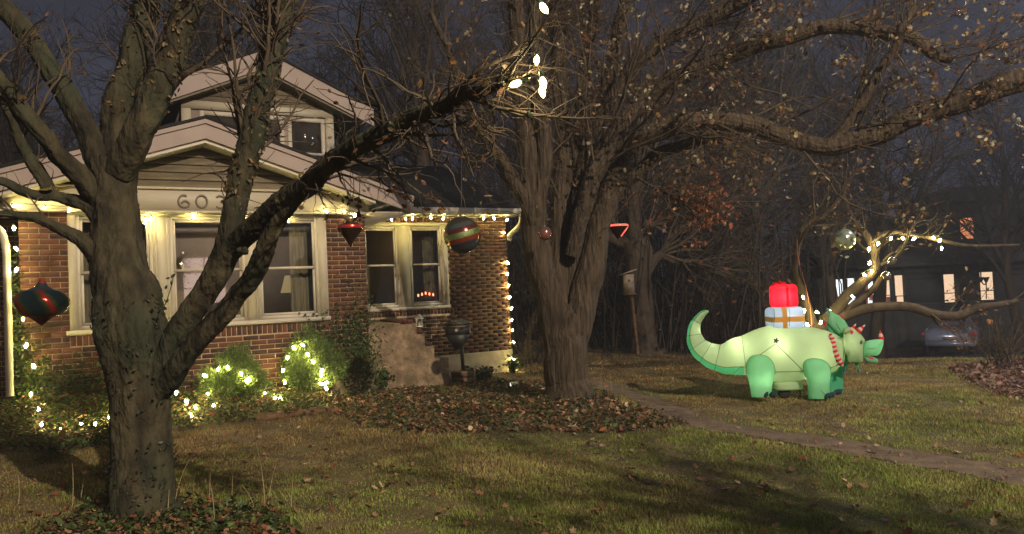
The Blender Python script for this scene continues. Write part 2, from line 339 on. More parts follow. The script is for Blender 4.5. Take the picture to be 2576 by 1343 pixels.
# litter and ivy in the beds
p = ground_pts(rs, 14000, BED2, (.0, .045)); leafset('leaf_litter', p, upn(rs, len(p), .6), .010+.045*rs.rand(len(p))**2.2, palette(rs, len(p), BROWN+BROWN[:3]+BROWN[3:4]*4+IVY[:2], .6), M['litter'], 13, lobed=True, kind='stuff', label='thick leaf litter in the bed round the big forked tree')
p = np.vstack([ground_pts(rs, 9000, BED1, (.0, .14)), ground_pts(rs, 4500, BED2, (.0, .08)), ground_pts(rs, 3200, BED3, (0, .10))])
leafset('ivy_ground_cover', p, upn(rs, len(p), .9), .010+.024*rs.rand(len(p)), palette(rs, len(p), IVY+[(.07, .11, .03)], .5), M['leaf'], 14, kind='stuff', label='dark ivy ground cover in the planting beds along the house')
p = np.vstack([ground_pts(rs, 3000, BED1, (.03, .15)), ground_pts(rs, 2600, BED3, (.0, .08))])
leafset('bed_litter', p, upn(rs, len(p), .6), .010+.022*rs.rand(len(p)), palette(rs, len(p), BROWN[:5]+BROWN[3:5], .5), M['litter'], 15, lobed=True, kind='stuff', label='dead leaves caught among the ivy by the house and the near tree')
RP = [gp(*q)[:2] for q in [(2380, 930), (2700, 900), (2700, 1010), (2500, 1000)]]
p = ground_pts(rs, 2600, RP, (0, .12)); leafset('leaf_pile', p, upn(rs, len(p), .9), .03+.03*rs.rand(len(p)), palette(rs, len(p), [(.13, .06, .045), (.18, .10, .075), (.09, .045, .035), (.22, .15, .11)]), M['litter'], 16, lobed=True, kind='stuff', label='reddish drift of raked leaves at the right edge of the lawn')

# ------------------------------------------------------------------ the brick house
base = HW(0, -4.6, 0, float(G(*hs(-4.6, 0))))
house = thing('brick_house', base, 'red brick bungalow with cream gable trim and strings of warm lights', 'house')
f0 = lambda s, o, z: HW(0, s, o, z); f1 = lambda s, o, z: HW(1, s, o, z)
def rect_with_holes(b, s0, s1, z0, z1, holes, o0, o1, fr):
    xs = sorted({s0, s1, *[h[0] for h in holes], *[h[1] for h in holes]}); zs = sorted({z0, z1, *[h[2] for h in holes], *[h[3] for h in holes]})
    for i in range(len(xs)-1):
        for j in range(len(zs)-1):
            cx, cz = (xs[i]+xs[i+1])/2, (zs[j]+zs[j+1])/2
            if any(h[0] < cx < h[1] and h[2] < cz < h[3] for h in holes): continue
            b.box((xs[i], o0, zs[j]), (xs[i+1], o1, zs[j+1]), fr)
BAY = (-6.32, -3.08, -.32, 1.20); WIN = (-3.04, -1.37, -.30, 1.29)
b = MB(); rect_with_holes(b, -6.83, -2.50, -1.7, 1.25, [BAY], -.22, 0, f0); b.box((-2.72, -6, -1.7), (-2.50, -.22, 1.25), f0); b.box((-6.83, -1.4, -1.7), (-6.61, -.22, 1.25), f0)
wall = b.obj('wall', M['mortar'], house)
b = MB(); rect_with_holes(b, -4.2, -.10, -1.17, 1.45, [WIN], -.22, 0, f1); b.box((-.32, -6, -1.17), (-.10, -.22, 1.45), f1)
wwall = b.obj('wall', M['mortar'], house)
b = MB(); b.box((-9.5, -1.6, -1.7), (-6.83, -1.4, 1.25), f0); lwall = b.obj('wall', M['mortar'], house)
MB().box((-3.6, -6, -1.95), (-.085, .02, -1.17), f1).obj('foundation', M['concrete'], house)
# bricks
BC = [(.070, .027, .017), (.090, .033, .019), (.058, .023, .017), (.105, .040, .022), (.042, .020, .016), (.078, .036, .022)]
brs = R_(21); bmeshes = []
for c in BC:
    q = MB(); q.box((-.5, -.5, -.5), (.5, .5, .5), None, c); me = q.mesh('brick'); me.materials.append(M['brick']); bmeshes.append(me)
CH, BL, MJ = .0677, .2125, .011
def brick_list(s0, s1, z0, z1, holes, soldiers=()):
    out = []; nrow = int(round((z1-z0)/CH))
    for r in range(nrow):
        za = z0+r*CH; zb = za+CH-MJ; zc = (za+zb)/2; off = (r % 2)*BL/2
        cuts = [(h[0], h[1]) for h in holes+list(soldiers) if h[2]-.02 < zc < h[3]+.02]
        x = s0-off
        while x < s1:
            segs = [(max(x, s0), min(x+BL-MJ, s1))]
            for c0, c1 in cuts:
                ns = []
                for a, e in segs:
                    if c0 > a: ns.append((a, min(e, c0-.006)))
                    if c1 < e: ns.append((max(a, c1+.006), e))
                segs = [(a, e) for a, e in ns if e-a > .025]
            for a, e in segs:
                if e-a > .025: out.append((a, e, za, zb))
            x += BL
    for h in soldiers:
        x = h[0]
        while x+CH-MJ <= h[1]+.001:
            out.append((x, x+CH-MJ, h[2]+.006, h[3]-.006)); x += CH
    return out
mb_ = brick_list(-6.83, -2.50, 1.22-36*CH-.0, 1.22, [BAY], [(-6.32, -3.08, -.47, -.335)])
key = lambda q: q[0]+(0 if q[3] > -1.0 else 4)
mb_.sort(key=key)
rot = Matrix.Rotation(TH, 4, 'Z'); cnt = 0
joined = MB()
def brick_box(B, q, fr, od):
    a, e, za, zb = q; j = brs.rand()*.004; B.box((a, -.03, za), (e, od+j, zb), fr, np.array(BC[brs.randint(len(BC))])*(.8+.4*brs.rand()))
for q in mb_:
    if cnt < 300 and q[3] > -1.1:
        a, e, za, zb = q; d = .034+brs.rand()*.005; me = bmeshes[brs.randint(len(bmeshes))]
        o = bpy.data.objects.new('brick', me); COL.objects.link(o); o.parent = wall
        o.matrix_basis = Matrix.Translation(Vector(HW(0, (a+e)/2, .008-d/2+.002*brs.rand()+.001, (za+zb)/2))) @ rot @ Matrix.Diagonal((e-a, d, zb-za, 1)); cnt += 1
    else: brick_box(joined, q, f0, .008)
joined.obj('brickwork', M['brick'], wall, kind='stuff')
B2 = MB()
for q in brick_list(-4.2, -.10, -1.17, 1.40, [WIN], [(-3.04, -1.28, -.40, -.30), (-3.04, -1.28, 1.30, 1.40)]): brick_box(B2, q, f1, .008)
# side return of the wing corner and the window jamb teeth
B2.obj('brickwork', M['brick'], wwall, kind='stuff')
B3 = MB()
fs = lambda s, o, z: HW(0, -6.83-o, s, z)   # face of the left recess
for q in brick_list(-9.4, -6.86, -1.2, 1.22, []): a, e, za, zb = q; B3.box((a, -1.42, za), (e, -1.393, zb), f0, np.array(BC[brs.randint(len(BC))])*(.7+.4*brs.rand()))
B3.obj('brickwork', M['brick'], lwall, kind='stuff')
# windows
def dh_window(k, s0, s1, z0, z1, fr, zr, deep=.10):
    fw = .045
    b = MB(); b.box((s0, -deep, z0), (s0+fw, -.005, z1), fr); b.box((s1-fw, -deep, z0), (s1, -.005, z1), fr); b.box((s0+fw, -deep, z1-fw), (s1-fw, -.008, z1), fr); b.box((s0+fw, -deep, z0), (s1-fw, .0, z0+.05), fr)
    w = b.obj('window', M['white'], house)
    for (a, c, od) in ((zr-.01, z1-fw, -.035), (z0+.05, zr+.025, -.06)):
        q = MB(); sw = .035
        q.box((s0+fw, od-.03, a), (s0+fw+sw, od, c), fr); q.box((s1-fw-sw, od-.03, a), (s1-fw, od, c), fr); q.box((s0+fw+sw, od-.03, c-sw), (s1-fw-sw, od+.002, c), fr); q.box((s0+fw+sw, od-.03, a), (s1-fw-sw, od+.002, a+sw), fr)
        q.obj('sash', M['white'], w)
        g = MB(); g.add([fr(s0+fw+sw, od-.015, a+sw), fr(s1-fw-sw, od-.015, a+sw), fr(s1-fw-sw, od-.015, c-sw), fr(s0+fw+sw, od-.015, c-sw)], np.array([(0, 1, 2, 3)])); g.obj('pane', M['glass'], w)
for a, e in ((-6.24, -5.36), (-5.17, -4.21), (-4.06, -3.20)): dh_window(0, a, e, -.27, 1.17, f0, .44)
for a, e in ((-5.36, -5.17), (-4.21, -4.06)):
    b = MB(); b.box((a, -.1, -.27), (e, .012, 1.17), f0); b.box((a+.02, .012, -.25), (a+.035, .02, 1.15), f0); b.box((e-.035, .012, -.25), (e-.02, .02, 1.15), f0); b.obj('mullion', M['cream'], house)
b = MB(); b.box((-6.32, -.1, -.27), (-6.24, .02, 1.17), f0); b.box((-3.20, -.1, -.27), (-3.085, .015, 1.17), f0); b.box((-6.32, -.1, 1.17), (-3.085, .02, 1.21), f0); b.obj('window_casing', M['cream'], house)
b = MB(); b.box((-6.36, -.1, -.325), (-3.07, .055, -.27), f0); b.obj('window_sill', M['white'], house)
for a, e in ((-3.0, -2.33), (-2.13, -1.46)): dh_window(1, a, e, -.24, 1.235, f1, .52)
b = MB(); b.box((-2.33, -.1, -.24), (-2.13, .012, 1.235), f1); b.obj('mullion', M['cream'], house)
b = MB(); b.box((-3.04, -.1, -.24), (-3.0, .02, 1.235), f1); b.box((-1.46, -.1, -.24), (-1.37, .02, 1.235), f1); b.box((-3.04, -.1, 1.235), (-1.37, .025, 1.29), f1); b.obj('window_casing', M['cream'], house)
b = MB(); b.box((-3.04, -.1, -.295), (-1.36, .04, -.24), f1); b.obj('window_sill', M['white'], house)
# rooms behind the glass
def room(k, s0, s1, z0, z1, fr, d=2.2):
    b = MB(); b.box((s0, -d-.05, z0), (s1, -d, z1), fr); b.box((s0-.05, -d, z0), (s0, -.23, z1), fr); b.box((s1, -d, z0), (s1+.05, -.23, z1), fr); b.box((s0, -d, z0-.05), (s1, -.23, z0), fr); b.box((s0, -d, z1), (s1, -.23, z1+.05), fr)
    b.obj('room', M['room'], house)
    l = pointlight('room_light', [float(v) for v in fr((s0+s1)/2+.5, -d*.7, z1-.25)], 5 if k == 0 else 2.2, (1, .72, .42), .1)
room(0, -6.5, -2.9, -.9, 1.24, f0); room(1, -3.2, -1.2, -.9, 1.4, f1, 1.6)
def curtain(fr, s0, s1, z0, z1, o=-.3):
    n = 40; s = np.linspace(s0, s1, n); oo = o+.02*np.sin(s*70); V = [fr(a, q, z) for a, q in zip(s, oo) for z in (z0, z1)]
    b = MB(); b.add(V, np.array([(2*i, 2*i+2, 2*i+3, 2*i+1) for i in range(n-1)])); b.obj('curtain', M['curtain'], house)
curtain(f0, -3.55, -3.12, -.4, 1.2); curtain(f0, -6.3, -6.0, -.4, 1.2); curtain(f1, -1.75, -1.4, -.3, 1.25); curtain(f1, -2.1, -1.98, -.3, 1.25, -.35)
# frieze, gable, rakes
b = MB(); b.box((-7.2, -.05, 1.235), (-2.44, .05, 1.545), f0); b.box((-7.2, .05, 1.52), (-2.44, .085, 1.55), f0); b.box((-7.2, .05, 1.205), (-2.44, .13, 1.235), f0); b.obj('frieze_board', M['cream'], house)
GA, GS = -4.72, .333
zin = lambda s, top=2.14: top-GS*abs(s-GA)
zz = 1.55; i = 0
while zz < 2.12:
    z2 = min(zz+.105, 2.13); h0 = (2.13-zz)/GS; h1 = max((2.13-z2)/GS, .01)
    if h0 > .08:
        b = MB(); n = [f0(GA-h0, .0, zz), f0(GA+h0, .0, zz), f0(GA+h1, -.02, z2), f0(GA-h1, -.02, z2), f0(GA-h0, .032, zz), f0(GA+h0, .032, zz), f0(GA+h1, .002, z2), f0(GA-h1, .002, z2)]
        b.add(n, np.array([(0, 1, 2, 3), (4, 7, 6, 5), (0, 4, 5, 1), (3, 2, 6, 7), (1, 5, 6, 2), (0, 3, 7, 4)])); b.obj('siding_board', M['siding'], house)
    zz += .105
def rake(top, hgt, o0, o1, half, fr, ga, gs, name, m, sides=(-1, 1)):
    for sd in sides:
        b = MB(); P = [(ga, top), (ga+sd*half, top-gs*half), (ga+sd*half, top-gs*half-hgt), (ga, top-hgt)]; b.prism(P if sd > 0 else P[::-1], o0, o1, fr); b.obj(name, m, house)
rake(2.40, .24, .34, .39, 2.86, f0, GA, GS, 'rake_board', M['fascia'])
rake(2.41, .055, .39, .42, 2.87, f0, GA, GS, 'rake_trim', M['fascia'])
rake(2.165, .055, .02, .34, 2.3, f0, GA, GS, 'rake_soffit', M['white'])
# roof slabs of the front gable
for sd in (-1, 1):
    b = MB(); hf = 2.89; V = [f0(GA, .43, 2.455), f0(GA+sd*hf, .43, 2.455-GS*hf), f0(GA+sd*hf, -7, 2.455-GS*hf), f0(GA, -7, 2.455)]; V += [v-np.array([0, 0, .04]) for v in V]
    b.add(V, np.array([(0, 1, 2, 3), (4, 7, 6, 5), (0, 4, 5, 1), (1, 5, 6, 2), (2, 6, 7, 3), (0, 3, 7, 4)])); b.obj('roof', M['roof'], house)
# eave soffits
b = MB(); b.box((-2.5, -6, 1.20), (-1.90, .34, 1.225), f0); b.obj('soffit', M['white'], house)
b = MB(); b.box((-1.90, -6, 1.22), (-1.86, .40, 1.47), f0); b.obj('fascia', M['cream'], house)
b = MB(); b.box((-7.57, -6, 1.17), (-7.53, .40, 1.44), f0); b.box((-7.53, -.3, 1.20), (-6.83, .34, 1.225), f0); b.obj('fascia', M['cream'], house)
# wing eave
b = MB(); b.box((-3.3, 0, 1.405), (.02, .42, 1.425), f1); b.obj('soffit', M['white'], house)
b = MB(); b.prism([(0, 0), (.11, 0), (.13, .11), (.115, .11), (.10, .012), (.012, .012), (.012, .11), (0, .11)], -3.3, .03, lambda a, t, z: f1(t, .42+a, 1.41+z)); b.obj('gutter', M['white'], house)
b = MB(); V = [f1(-3.3, .54, 1.525), f1(.05, .54, 1.525), f1(.05, -3.2, 2.95), f1(-3.3, -3.2, 2.95)]; V += [v-np.array([0, 0, .04]) for v in V]
b.add(V, np.array([(0, 1, 2, 3), (4, 7, 6, 5), (0, 4, 5, 1), (1, 5, 6, 2), (2, 6, 7, 3), (0, 3, 7, 4)]))
V = [f1(-3.3, -3.2, 2.95), f1(.05, -3.2, 2.95), f1(.05, -7, 1.5), f1(-3.3, -7, 1.5)]; b.add(V, np.array([(0, 1, 2, 3)])); b.obj('roof', M['roof'], house)
b = MB(); b.prism([(.42, 1.42), (-3.2, 2.9), (-6.6, 1.42)], -.34, -.10, lambda a, t, z: f1(t, a, z)); b.obj('gable_wall', M['siding'], house)
# downspouts
def spout(P, fr, r=.04): b = MB(); b.tube(smoothline([fr(*p) for p in P], 5), r, 8); return b.obj('downspout', M['white'], house)
spout([(-.01, .48, 1.43), (-.01, .48, 1.32), (-.03, .4, 1.2), (-.06, .1, 1.06), (-.05, .04, .96)], f1, .05)
spout([(-7.6, .3, 1.12), (-7.3, .25, 1.1), (-7.05, .17, 1.02), (-6.96, .10, .82), (-6.95, .09, .3), (-6.95, .09, -1.0)], f0, .045)
# chimneyless upper storey (dormer gable)
fd = lambda s, o, z: HW(0, s+1.11, o-2.0, z)
b = MB(); b.box((-5.86, -3, 1.6), (-3.50, 0, 3.24), fd); b.obj('dormer_wall', M['fascia'], house)
DA, DS, DT = -4.66, .445, 3.80
zz = 3.24
while zz < DT-.02:
    z2 = min(zz+.11, DT); h0 = (DT-zz)/DS; h1 = max((DT-z2)/DS, .01); b = MB()
    n = [fd(DA-h0, 0, zz), fd(DA+h0, 0, zz), fd(DA+h1, -.02, z2), fd(DA-h1, -.02, z2), fd(DA-h0, .03, zz), fd(DA+h0, .03, zz), fd(DA+h1, .005, z2), fd(DA-h1, .005, z2)]
    b.add(n, np.array([(0, 1, 2, 3), (4, 7, 6, 5), (0, 4, 5, 1), (3, 2, 6, 7), (1, 5, 6, 2), (0, 3, 7, 4)])); b.obj('siding_board', M['siding'], house); zz += .11
rake(4.10, .30, .26, .30, 1.85, fd, DA, DS, 'rake_board', M['fascia']); rake(3.81, .05, .0, .26, 1.5, fd, DA, DS, 'rake_soffit', M['siding'])
for sd in (-1, 1):
    b = MB(); hf = 1.88; V = [fd(DA, .33, 4.14), fd(DA+sd*hf, .33, 4.14-DS*hf), fd(DA+sd*hf, -3.2, 4.14-DS*hf), fd(DA, -3.2, 4.14)]; V += [v-np.array([0, 0, .035]) for v in V]
    b.add(V, np.array([(0, 1, 2, 3), (4, 7, 6, 5), (0, 4, 5, 1), (1, 5, 6, 2), (2, 6, 7, 3), (0, 3, 7, 4)])); b.obj('roof', M['roof'], house)
M['dark_glass'] = mat('upper_glass', (.035, .03, .026), rough=.08, spec=.6, var=.3, scale=3)
for a, e in ((-5.56, -5.06), (-4.80, -4.38), (-4.18, -3.68)):
    b = MB(); zt = 3.03; b.box((a-.07, 0, 1.9), (a, .03, zt+.07), fd); b.box((e, 0, 1.9), (e+.07, .03, zt+.07), fd); b.box((a, 0, zt), (e, .032, zt+.07), fd); b.box((a, 0, 2.46), (e, .02, 2.50), fd); w = b.obj('window', M['white'], house)
    for z0, z1 in ((2.50, zt), (1.95, 2.46)):
        g = MB(); g.box((a, 0, z0), (e, .008, z1), fd); g.obj('pane', M['dark_glass'], w)
b = MB(); b.box((-5.9, .0, 3.12), (-3.46, .05, 3.25), fd); b.box((-5.9, 0, 1.6), (-5.76, .045, 3.12), fd); b.box((-3.6, 0, 1.6), (-3.46, .045, 3.12), fd); b.obj('frieze_board', M['cream'], house)
# house numbers
M['number'] = mat('number_metal', (.16, .13, .10), rough=.6, var=.1)
def num_line(paths, s, z, h, m):
    b = MB()
    for pth in paths: b.tube(smoothline([f0(s+x*h, .062, z+y*h) for x, y in pth], 5), .014, 6)
    b.obj('house_number', m, house)
circ = lambda cx, cy, rx, ry, a0, a1, n=9: [(cx+rx*math.cos(a0+(a1-a0)*i/(n-1)), cy+ry*math.sin(a0+(a1-a0)*i/(n-1))) for i in range(n)]
num_line([circ(.42, .5, .40, .48, 1.0, 5.2, 10)+[(.72, .12), (.80, .30), (.62, .50), (.40, .50), (.22, .35)]], -5.05, 1.28, .17, M['number'])
num_line([circ(.42, .5, .40, .48, 0, 6.28, 14)], -4.83, 1.28, .17, M['number'])
num_line([circ(.38, .74, .30, .24, 2.6, -1.4, 8), circ(.38, .26, .34, .26, 1.5, -2.6, 9)], -4.59, 1.28, .17, M['number'])
# room fittings seen through the glass
M['brass'] = mat('brass', (.3, .22, .1), rough=.4, metal=.8)
lamp = thing('table_lamp', f0(-3.42, -.8, -.35), 'table lamp with pale shade behind the right pane of the wide window', 'lamp')
b = MB(); b.lathe(f0(-3.42, -.8, .10), [(.17, 0), (.10, .26)], sides=20); b.obj('lamp_shade', M['shade'], lamp, smooth=True)
b = MB(); b.lathe(f0(-3.42, -.8, -.35), [(.0, 0), (.08, 0), (.05, .05), (.025, .12), (.05, .22), (.02, .34), (.015, .46)], sides=14); b.obj('lamp_base', M['brass'], lamp, smooth=True)
st = thing('side_table', f0(-3.5, -.8, -.9), 'small dark side table under the lamp in the wide window', 'table')
b = MB(); b.box((-3.75, -1.0, -.39), (-3.15, -.6, -.352), f0); b.obj('tabletop', M['wood'], st)
for a in (-3.72, -3.2):
    for c in (-.97, -.66): MB().box((a, c, -.9), (a+.03, c+.03, -.39), f0).obj('leg', M['wood'], st)
ca = thing('candle_arch', f1(-1.78, -.2, -.24), 'small arch of red candle lights inside the right pane of the narrow window', 'decoration')
for i in range(5):
    p = f1(-1.90+.075*i, -.22, -.05+.035*(1-abs(i-2)/2)+.012)
    MB().superell(p, (.016, .016, .03), 1, None, 8, 6).obj('flame', M['red_glow'], ca)
MB().box((-1.95, -.26, -.24), (-1.55, -.18, -.17), f1).obj('candle_base', M['wood'], ca); MB().box((-1.93, -.23, -.17), (-1.57, -.21, -.07), f1).obj('candle_rail', M['wood'], ca)
# stoop with stepped stucco side
q = [WP(1, 1.25, *p) for p in [(914, 812), (1047, 812), (1047, 838), (1068, 838), (1068, 868), (1092, 868), (1092, 900), (1128, 900)]]
zb = -1.8; pol = [(q[0][0]-.1, zb)]+[(q[0][0]-.1, q[0][1])]+q[1:]+[(q[-1][0], zb)]
stoop = thing('stoop', f1(q[0][0], 1.2, -1.66), 'rough stuccoed stoop stepping down beside the narrow window', 'steps')
MB().prism(pol, .25, 1.25, f1).obj('side_wall', M['stucco'], stoop)
for i in (0, 2, 4):
    s0 = q[i][0] if i else q[1][0]-.28; s1 = q[i+1][0]+.03; z = q[i+1][1]
    if i: s0 = q[i-1][0]+.002
    for kx in range(max(1, int((s1-s0)/.11))):
        MB().box((s0+kx*.11, .25, z+.002), (s0+kx*.11+.10, 1.27, z+.062), f1, BC[(i+kx) % 5]).obj('brick', M['brick'], stoop)
# white lantern on the stoop
lz = WP(1, .9, 1055, 822); lt = thing('lantern', f1(lz[0], .9, lz[1]), 'small white candle lantern standing on the stoop below the narrow window', 'lantern')
L0 = f1(lz[0], .9, lz[1]-.0); M['lantern'] = mat('lantern_white', (.7, .66, .58), rough=.5)
b = MB(); b.box((-.055, -.055, 0), (.055, .055, .015), lambda x, y, z: L0+np.array([x, y, z])); b.obj('base', M['lantern'], lt)
for x in (-.05, .038):
    for y in (-.05, .038): MB().box((x, y, .015), (x+.012, y+.012, .13), lambda x, y, z: L0+np.array([x, y, z])).obj('post', M['lantern'], lt)
MB().lathe(L0, [(.085, .13), (.07, .155), (.04, .18), (.035, .20), (.02, .215), (.0, .22)], sides=4).obj('roof', M['lantern'], lt)
MB().lathe(L0, [(0, .015), (.03, .015), (.03, .09), (0, .09)], sides=10).obj('candle', M['cream'], lt)
# box grill on a post, standing in a wooden planter
g0 = WP(1, 1.0, 1163, 925); gx = pt(1163, 925, 13.1); gz = float(G(gx[0], gx[1])); u_ = 13.1/F
gr = thing('pedestal_grill', (gx[0], gx[1], gz), 'dark box grill with peaked lid on a single post by the wing wall', 'grill')
gc = lambda dx, dy: pt(dx, dy, 13.1)
b = MB(); c = gc(1152, 838); hw, hh = 30*u_, 32*u_
def frus(b, c, r0, r1, z0, z1, d0, d1):
    V = [(c[0]+sx*r, c[1]+sy*d, c[2]+z) for r, d, z in ((r0, d0, z0), (r1, d1, z1)) for sx, sy in ((-1, -1), (1, -1), (1, 1), (-1, 1))]
    b.add(V, np.array([(0, 1, 5, 4), (1, 2, 6, 5), (2, 3, 7, 6), (3, 0, 4, 7), (0, 3, 2, 1), (4, 5, 6, 7)])); return b
frus(MB(), c, .07, .21, -.26, -.02, .07, .17).obj('firebox', M['metal_dark'], gr)
frus(MB(), c, .21, .21, -.018, .12, .17, .17).obj('cooking_chamber', M['metal_dark'], gr)
frus(MB(), c, .21, .20, .122, .16, .175, .17).obj('trim_band', M['concrete'], gr)
frus(MB(), c, .27, .04, .162, .26, .22, .03).obj('lid', M['metal_dark'], gr)
b = MB(); b.tube([(c[0]+.05, c[1], c[2]-.26), (c[0]+.07, c[1], gz)], .035, 10); b.obj('post', M['metal_dark'], gr)
b = MB(); b.superell((c[0]-.02, c[1]-.175, c[2]+.06), (.03, .015, .03), 1, None, 10, 6); b.obj('handle', M['white'], gr)
pl = pt(1163, 916, 12.9); plg = float(G(pl[0], pl[1]))
pln = thing('planter', (pl[0], pl[1], plg), 'low brown wooden planter box at the foot of the grill post', 'planter')
for sx in (-1, 1): MB().box((sx*.20-.01, -.16, 0), (sx*.20+.01, .16, .22), lambda x, y, z: np.array([pl[0]+x, pl[1]+y, plg+z])).obj('end_board', M['concrete'], pln)
for i in range(2):
    for sy in (-1, 1): MB().box((-.189, sy*.15-.01, i*.11), (.189, sy*.15+.01, i*.11+.105), lambda x, y, z: np.array([pl[0]+x, pl[1]+y, plg+z])).obj('side_board', M['wood'], pln)
# timber edging
ea = gp(640, 1060); eb = gp(830, 1038); ed = thing('bed_edging', ea, 'low weathered timber edging between the lit shrubs and the lawn', 'edging')
for i in range(2):
    a = ea+(eb-ea)*(i*.5+.005); c = ea+(eb-ea)*(i*.5+.495); d = (c-a)/np.linalg.norm(c-a); L = np.linalg.norm(c-a); nn = np.array([-d[1], d[0], 0])
    MB().box((0, -.04, -.03), (L, .04, .085), lambda x, y, z, a=a, d=d, nn=nn: a+d*x+nn*y+np.array([0, 0, z])).obj('timber', M['wood'], ed)
# small white floodlight on the grass at the corner
fp = gp(1292, 974); fl = thing('floodlight', fp, 'small white floodlight lying on the grass by the house corner', 'light')
MB().tube([fp+np.array([-.05, 0, .04]), fp+np.array([.07, .02, .06])], [.045, .03], 12).obj('housing', M['lantern'], fl)
M['flood'] = mat('flood_face', (.9, .9, .8), em=(1, .9, .7), ems=3); MB().tube([fp+np.array([-.052, 0, .04]), fp+np.array([-.056, 0, .04])], .04, 12).obj('lens', M['flood'], fl)
MB().box((-.012, -.012, -.05), (.012, .012, .03), lambda x, y, z: fp+np.array([x, y, z])).obj('stake', M['metal_dark'], fl)

# ------------------------------------------------------------------ strings of lights
def bulb_mesh(r=.017, L=.052, mt='bulb'):
    b = MB(); b.lathe((0, 0, 0), [(0, L*.55), (r*.55, L*.45), (r*.95, L*.15), (r, -.1*L), (r*.7, -.45*L), (0, -.75*L)][::-1], sides=7); me = b.mesh('bulb', True); me.materials.append(M[mt]); return me
def sock_mesh(r=.011, L=.03, off=.028):
    b = MB(); b.lathe((0, 0, 0), [(0, off), (r, off), (r*1.1, off+L), (0, off+L)], sides=6); me = b.mesh('socket'); me.materials.append(M['wire']); return me
BM, SM = bulb_mesh(), sock_mesh()
def light_string(label, pts, cord=None, scale=1.0, seed=0, sag=.04, cordr=.004, bm=None, tilt=.7, dirs=None, group='strings of warm white lights'):
    rs = R_(seed); pts = [np.asarray(p, float) for p in pts]
    root = thing('light_string', pts[0], label, 'string lights', group)
    path = cord if cord is not None else None
    if path is None:
        path = []
        for a, c in zip(pts[:-1], pts[1:]):
            for t in np.linspace(0, 1, 5, endpoint=False): path.append(a*(1-t)+c*t-np.array([0, 0, sag*4*t*(1-t)*min(1, np.linalg.norm(c-a))])+np.array([0, 0, .05*scale]))
        path.append(pts[-1]+np.array([0, 0, .05*scale]))
    MB().tube(np.array(path), cordr, 4).obj('cord', M['wire'], root)
    for i, p in enumerate(pts):
        d = Vector(dirs[i]) if dirs else Vector((rs.randn()*tilt, rs.randn()*tilt*.5, -1)); q = d.to_track_quat('-Z', 'Y')
        mw = Matrix.Translation(Vector(p)) @ q.to_matrix().to_4x4() @ Matrix.Scale(scale*(.78+.2*rs.rand()), 4)
        o = bpy.data.objects.new('bulb', bm or BM); COL.objects.link(o); o.parent = root; o.matrix_parent_inverse = root.matrix_basis.inverted(); o.matrix_basis = mw
        s_ = bpy.data.objects.new('socket', SM); COL.objects.link(s_); s_.parent = o
    return root
wp = lambda k, o, L: [HW(k, WP(k, o, *p)[0], o, WP(k, o, *p)[1]) for p in L]
light_string('warm string lights hooked under the soffit above the wide front window', wp(0, .12, [(35, 518), (110, 524), (175, 528), (260, 540), (366, 553), (378, 549), (487, 543), (600, 545), (725, 552), (820, 530), (866, 533), (893, 541)]), seed=1)
light_string('warm string lights along the gutter over the narrow window', wp(1, .30, [(925, 553), (950, 552), (985, 553), (1020, 550), (1037, 549), (1083, 547), (1115, 549), (1165, 548), (1216, 549), (1242, 549), (1275, 553)]), seed=2)
light_string('string of lights hanging down the right corner of the brick wing', wp(1, .05, [(1266, 585), (1276, 660), (1277, 688), (1279, 718), (1282, 748), (1286, 775), (1287, 805), (1289, 830), (1291, 860), (1292, 905), (1293, 930)]), seed=3, sag=0)
light_string('string of lights wound down the white downspout at the left end', wp(0, .17, [(35, 573), (40, 625), (42, 678), (53, 742), (58, 802), (66, 868), (84, 920), (78, 991)]), seed=4, sag=0)
gl = lambda L, h=.06: [gp(*p)+np.array([0, 0, h]) for p in L]
light_string('string of lights lying in the ivy at the foot of the left brick wall', gl([(97, 1042), (104, 1080), (150, 1088), (205, 1078), (240, 1080), (275, 1062), (284, 1040)]), seed=5)
z5 = lambda L: [((600+x/1.414)/1.5541, (750+y/1.414)/1.5541) for x, y in L]
S1 = pt(*z5([(420, 1180)])[0], 9.75); S2 = pt(*z5([(850, 1110)])[0], 10.55); S0 = pt(470, 1010, 9.2)
def sh_pts(L, Y): return [pt(*p, Y) for p in z5(L)]
light_string('string of lights in the ivy between the near tree and the first lit shrub', sh_pts([(125, 1110), (180, 1157), (230, 1190), (205, 1230), (215, 1245)], 8.9), seed=6)
light_string('string of lights draped over the left lit shrub', sh_pts([(283, 1015), (300, 1115), (333, 1175), (358, 978), (408, 970), (483, 1005), (530, 1035), (515, 1045)], 9.35), seed=7, sag=.15)
light_string('three lights of a string lying between the two lit shrubs', sh_pts([(613, 1110), (671, 1140), (700, 1140)], 9.75), seed=8)
light_string('string of lights draped over the right lit shrub', sh_pts([(725, 1050), (715, 985), (740, 915), (777, 860), (823, 845), (850, 897), (880, 937), (930, 987), (925, 1010), (925, 1060), (953, 1055), (955, 1085)], 10.15), seed=9, sag=.12)
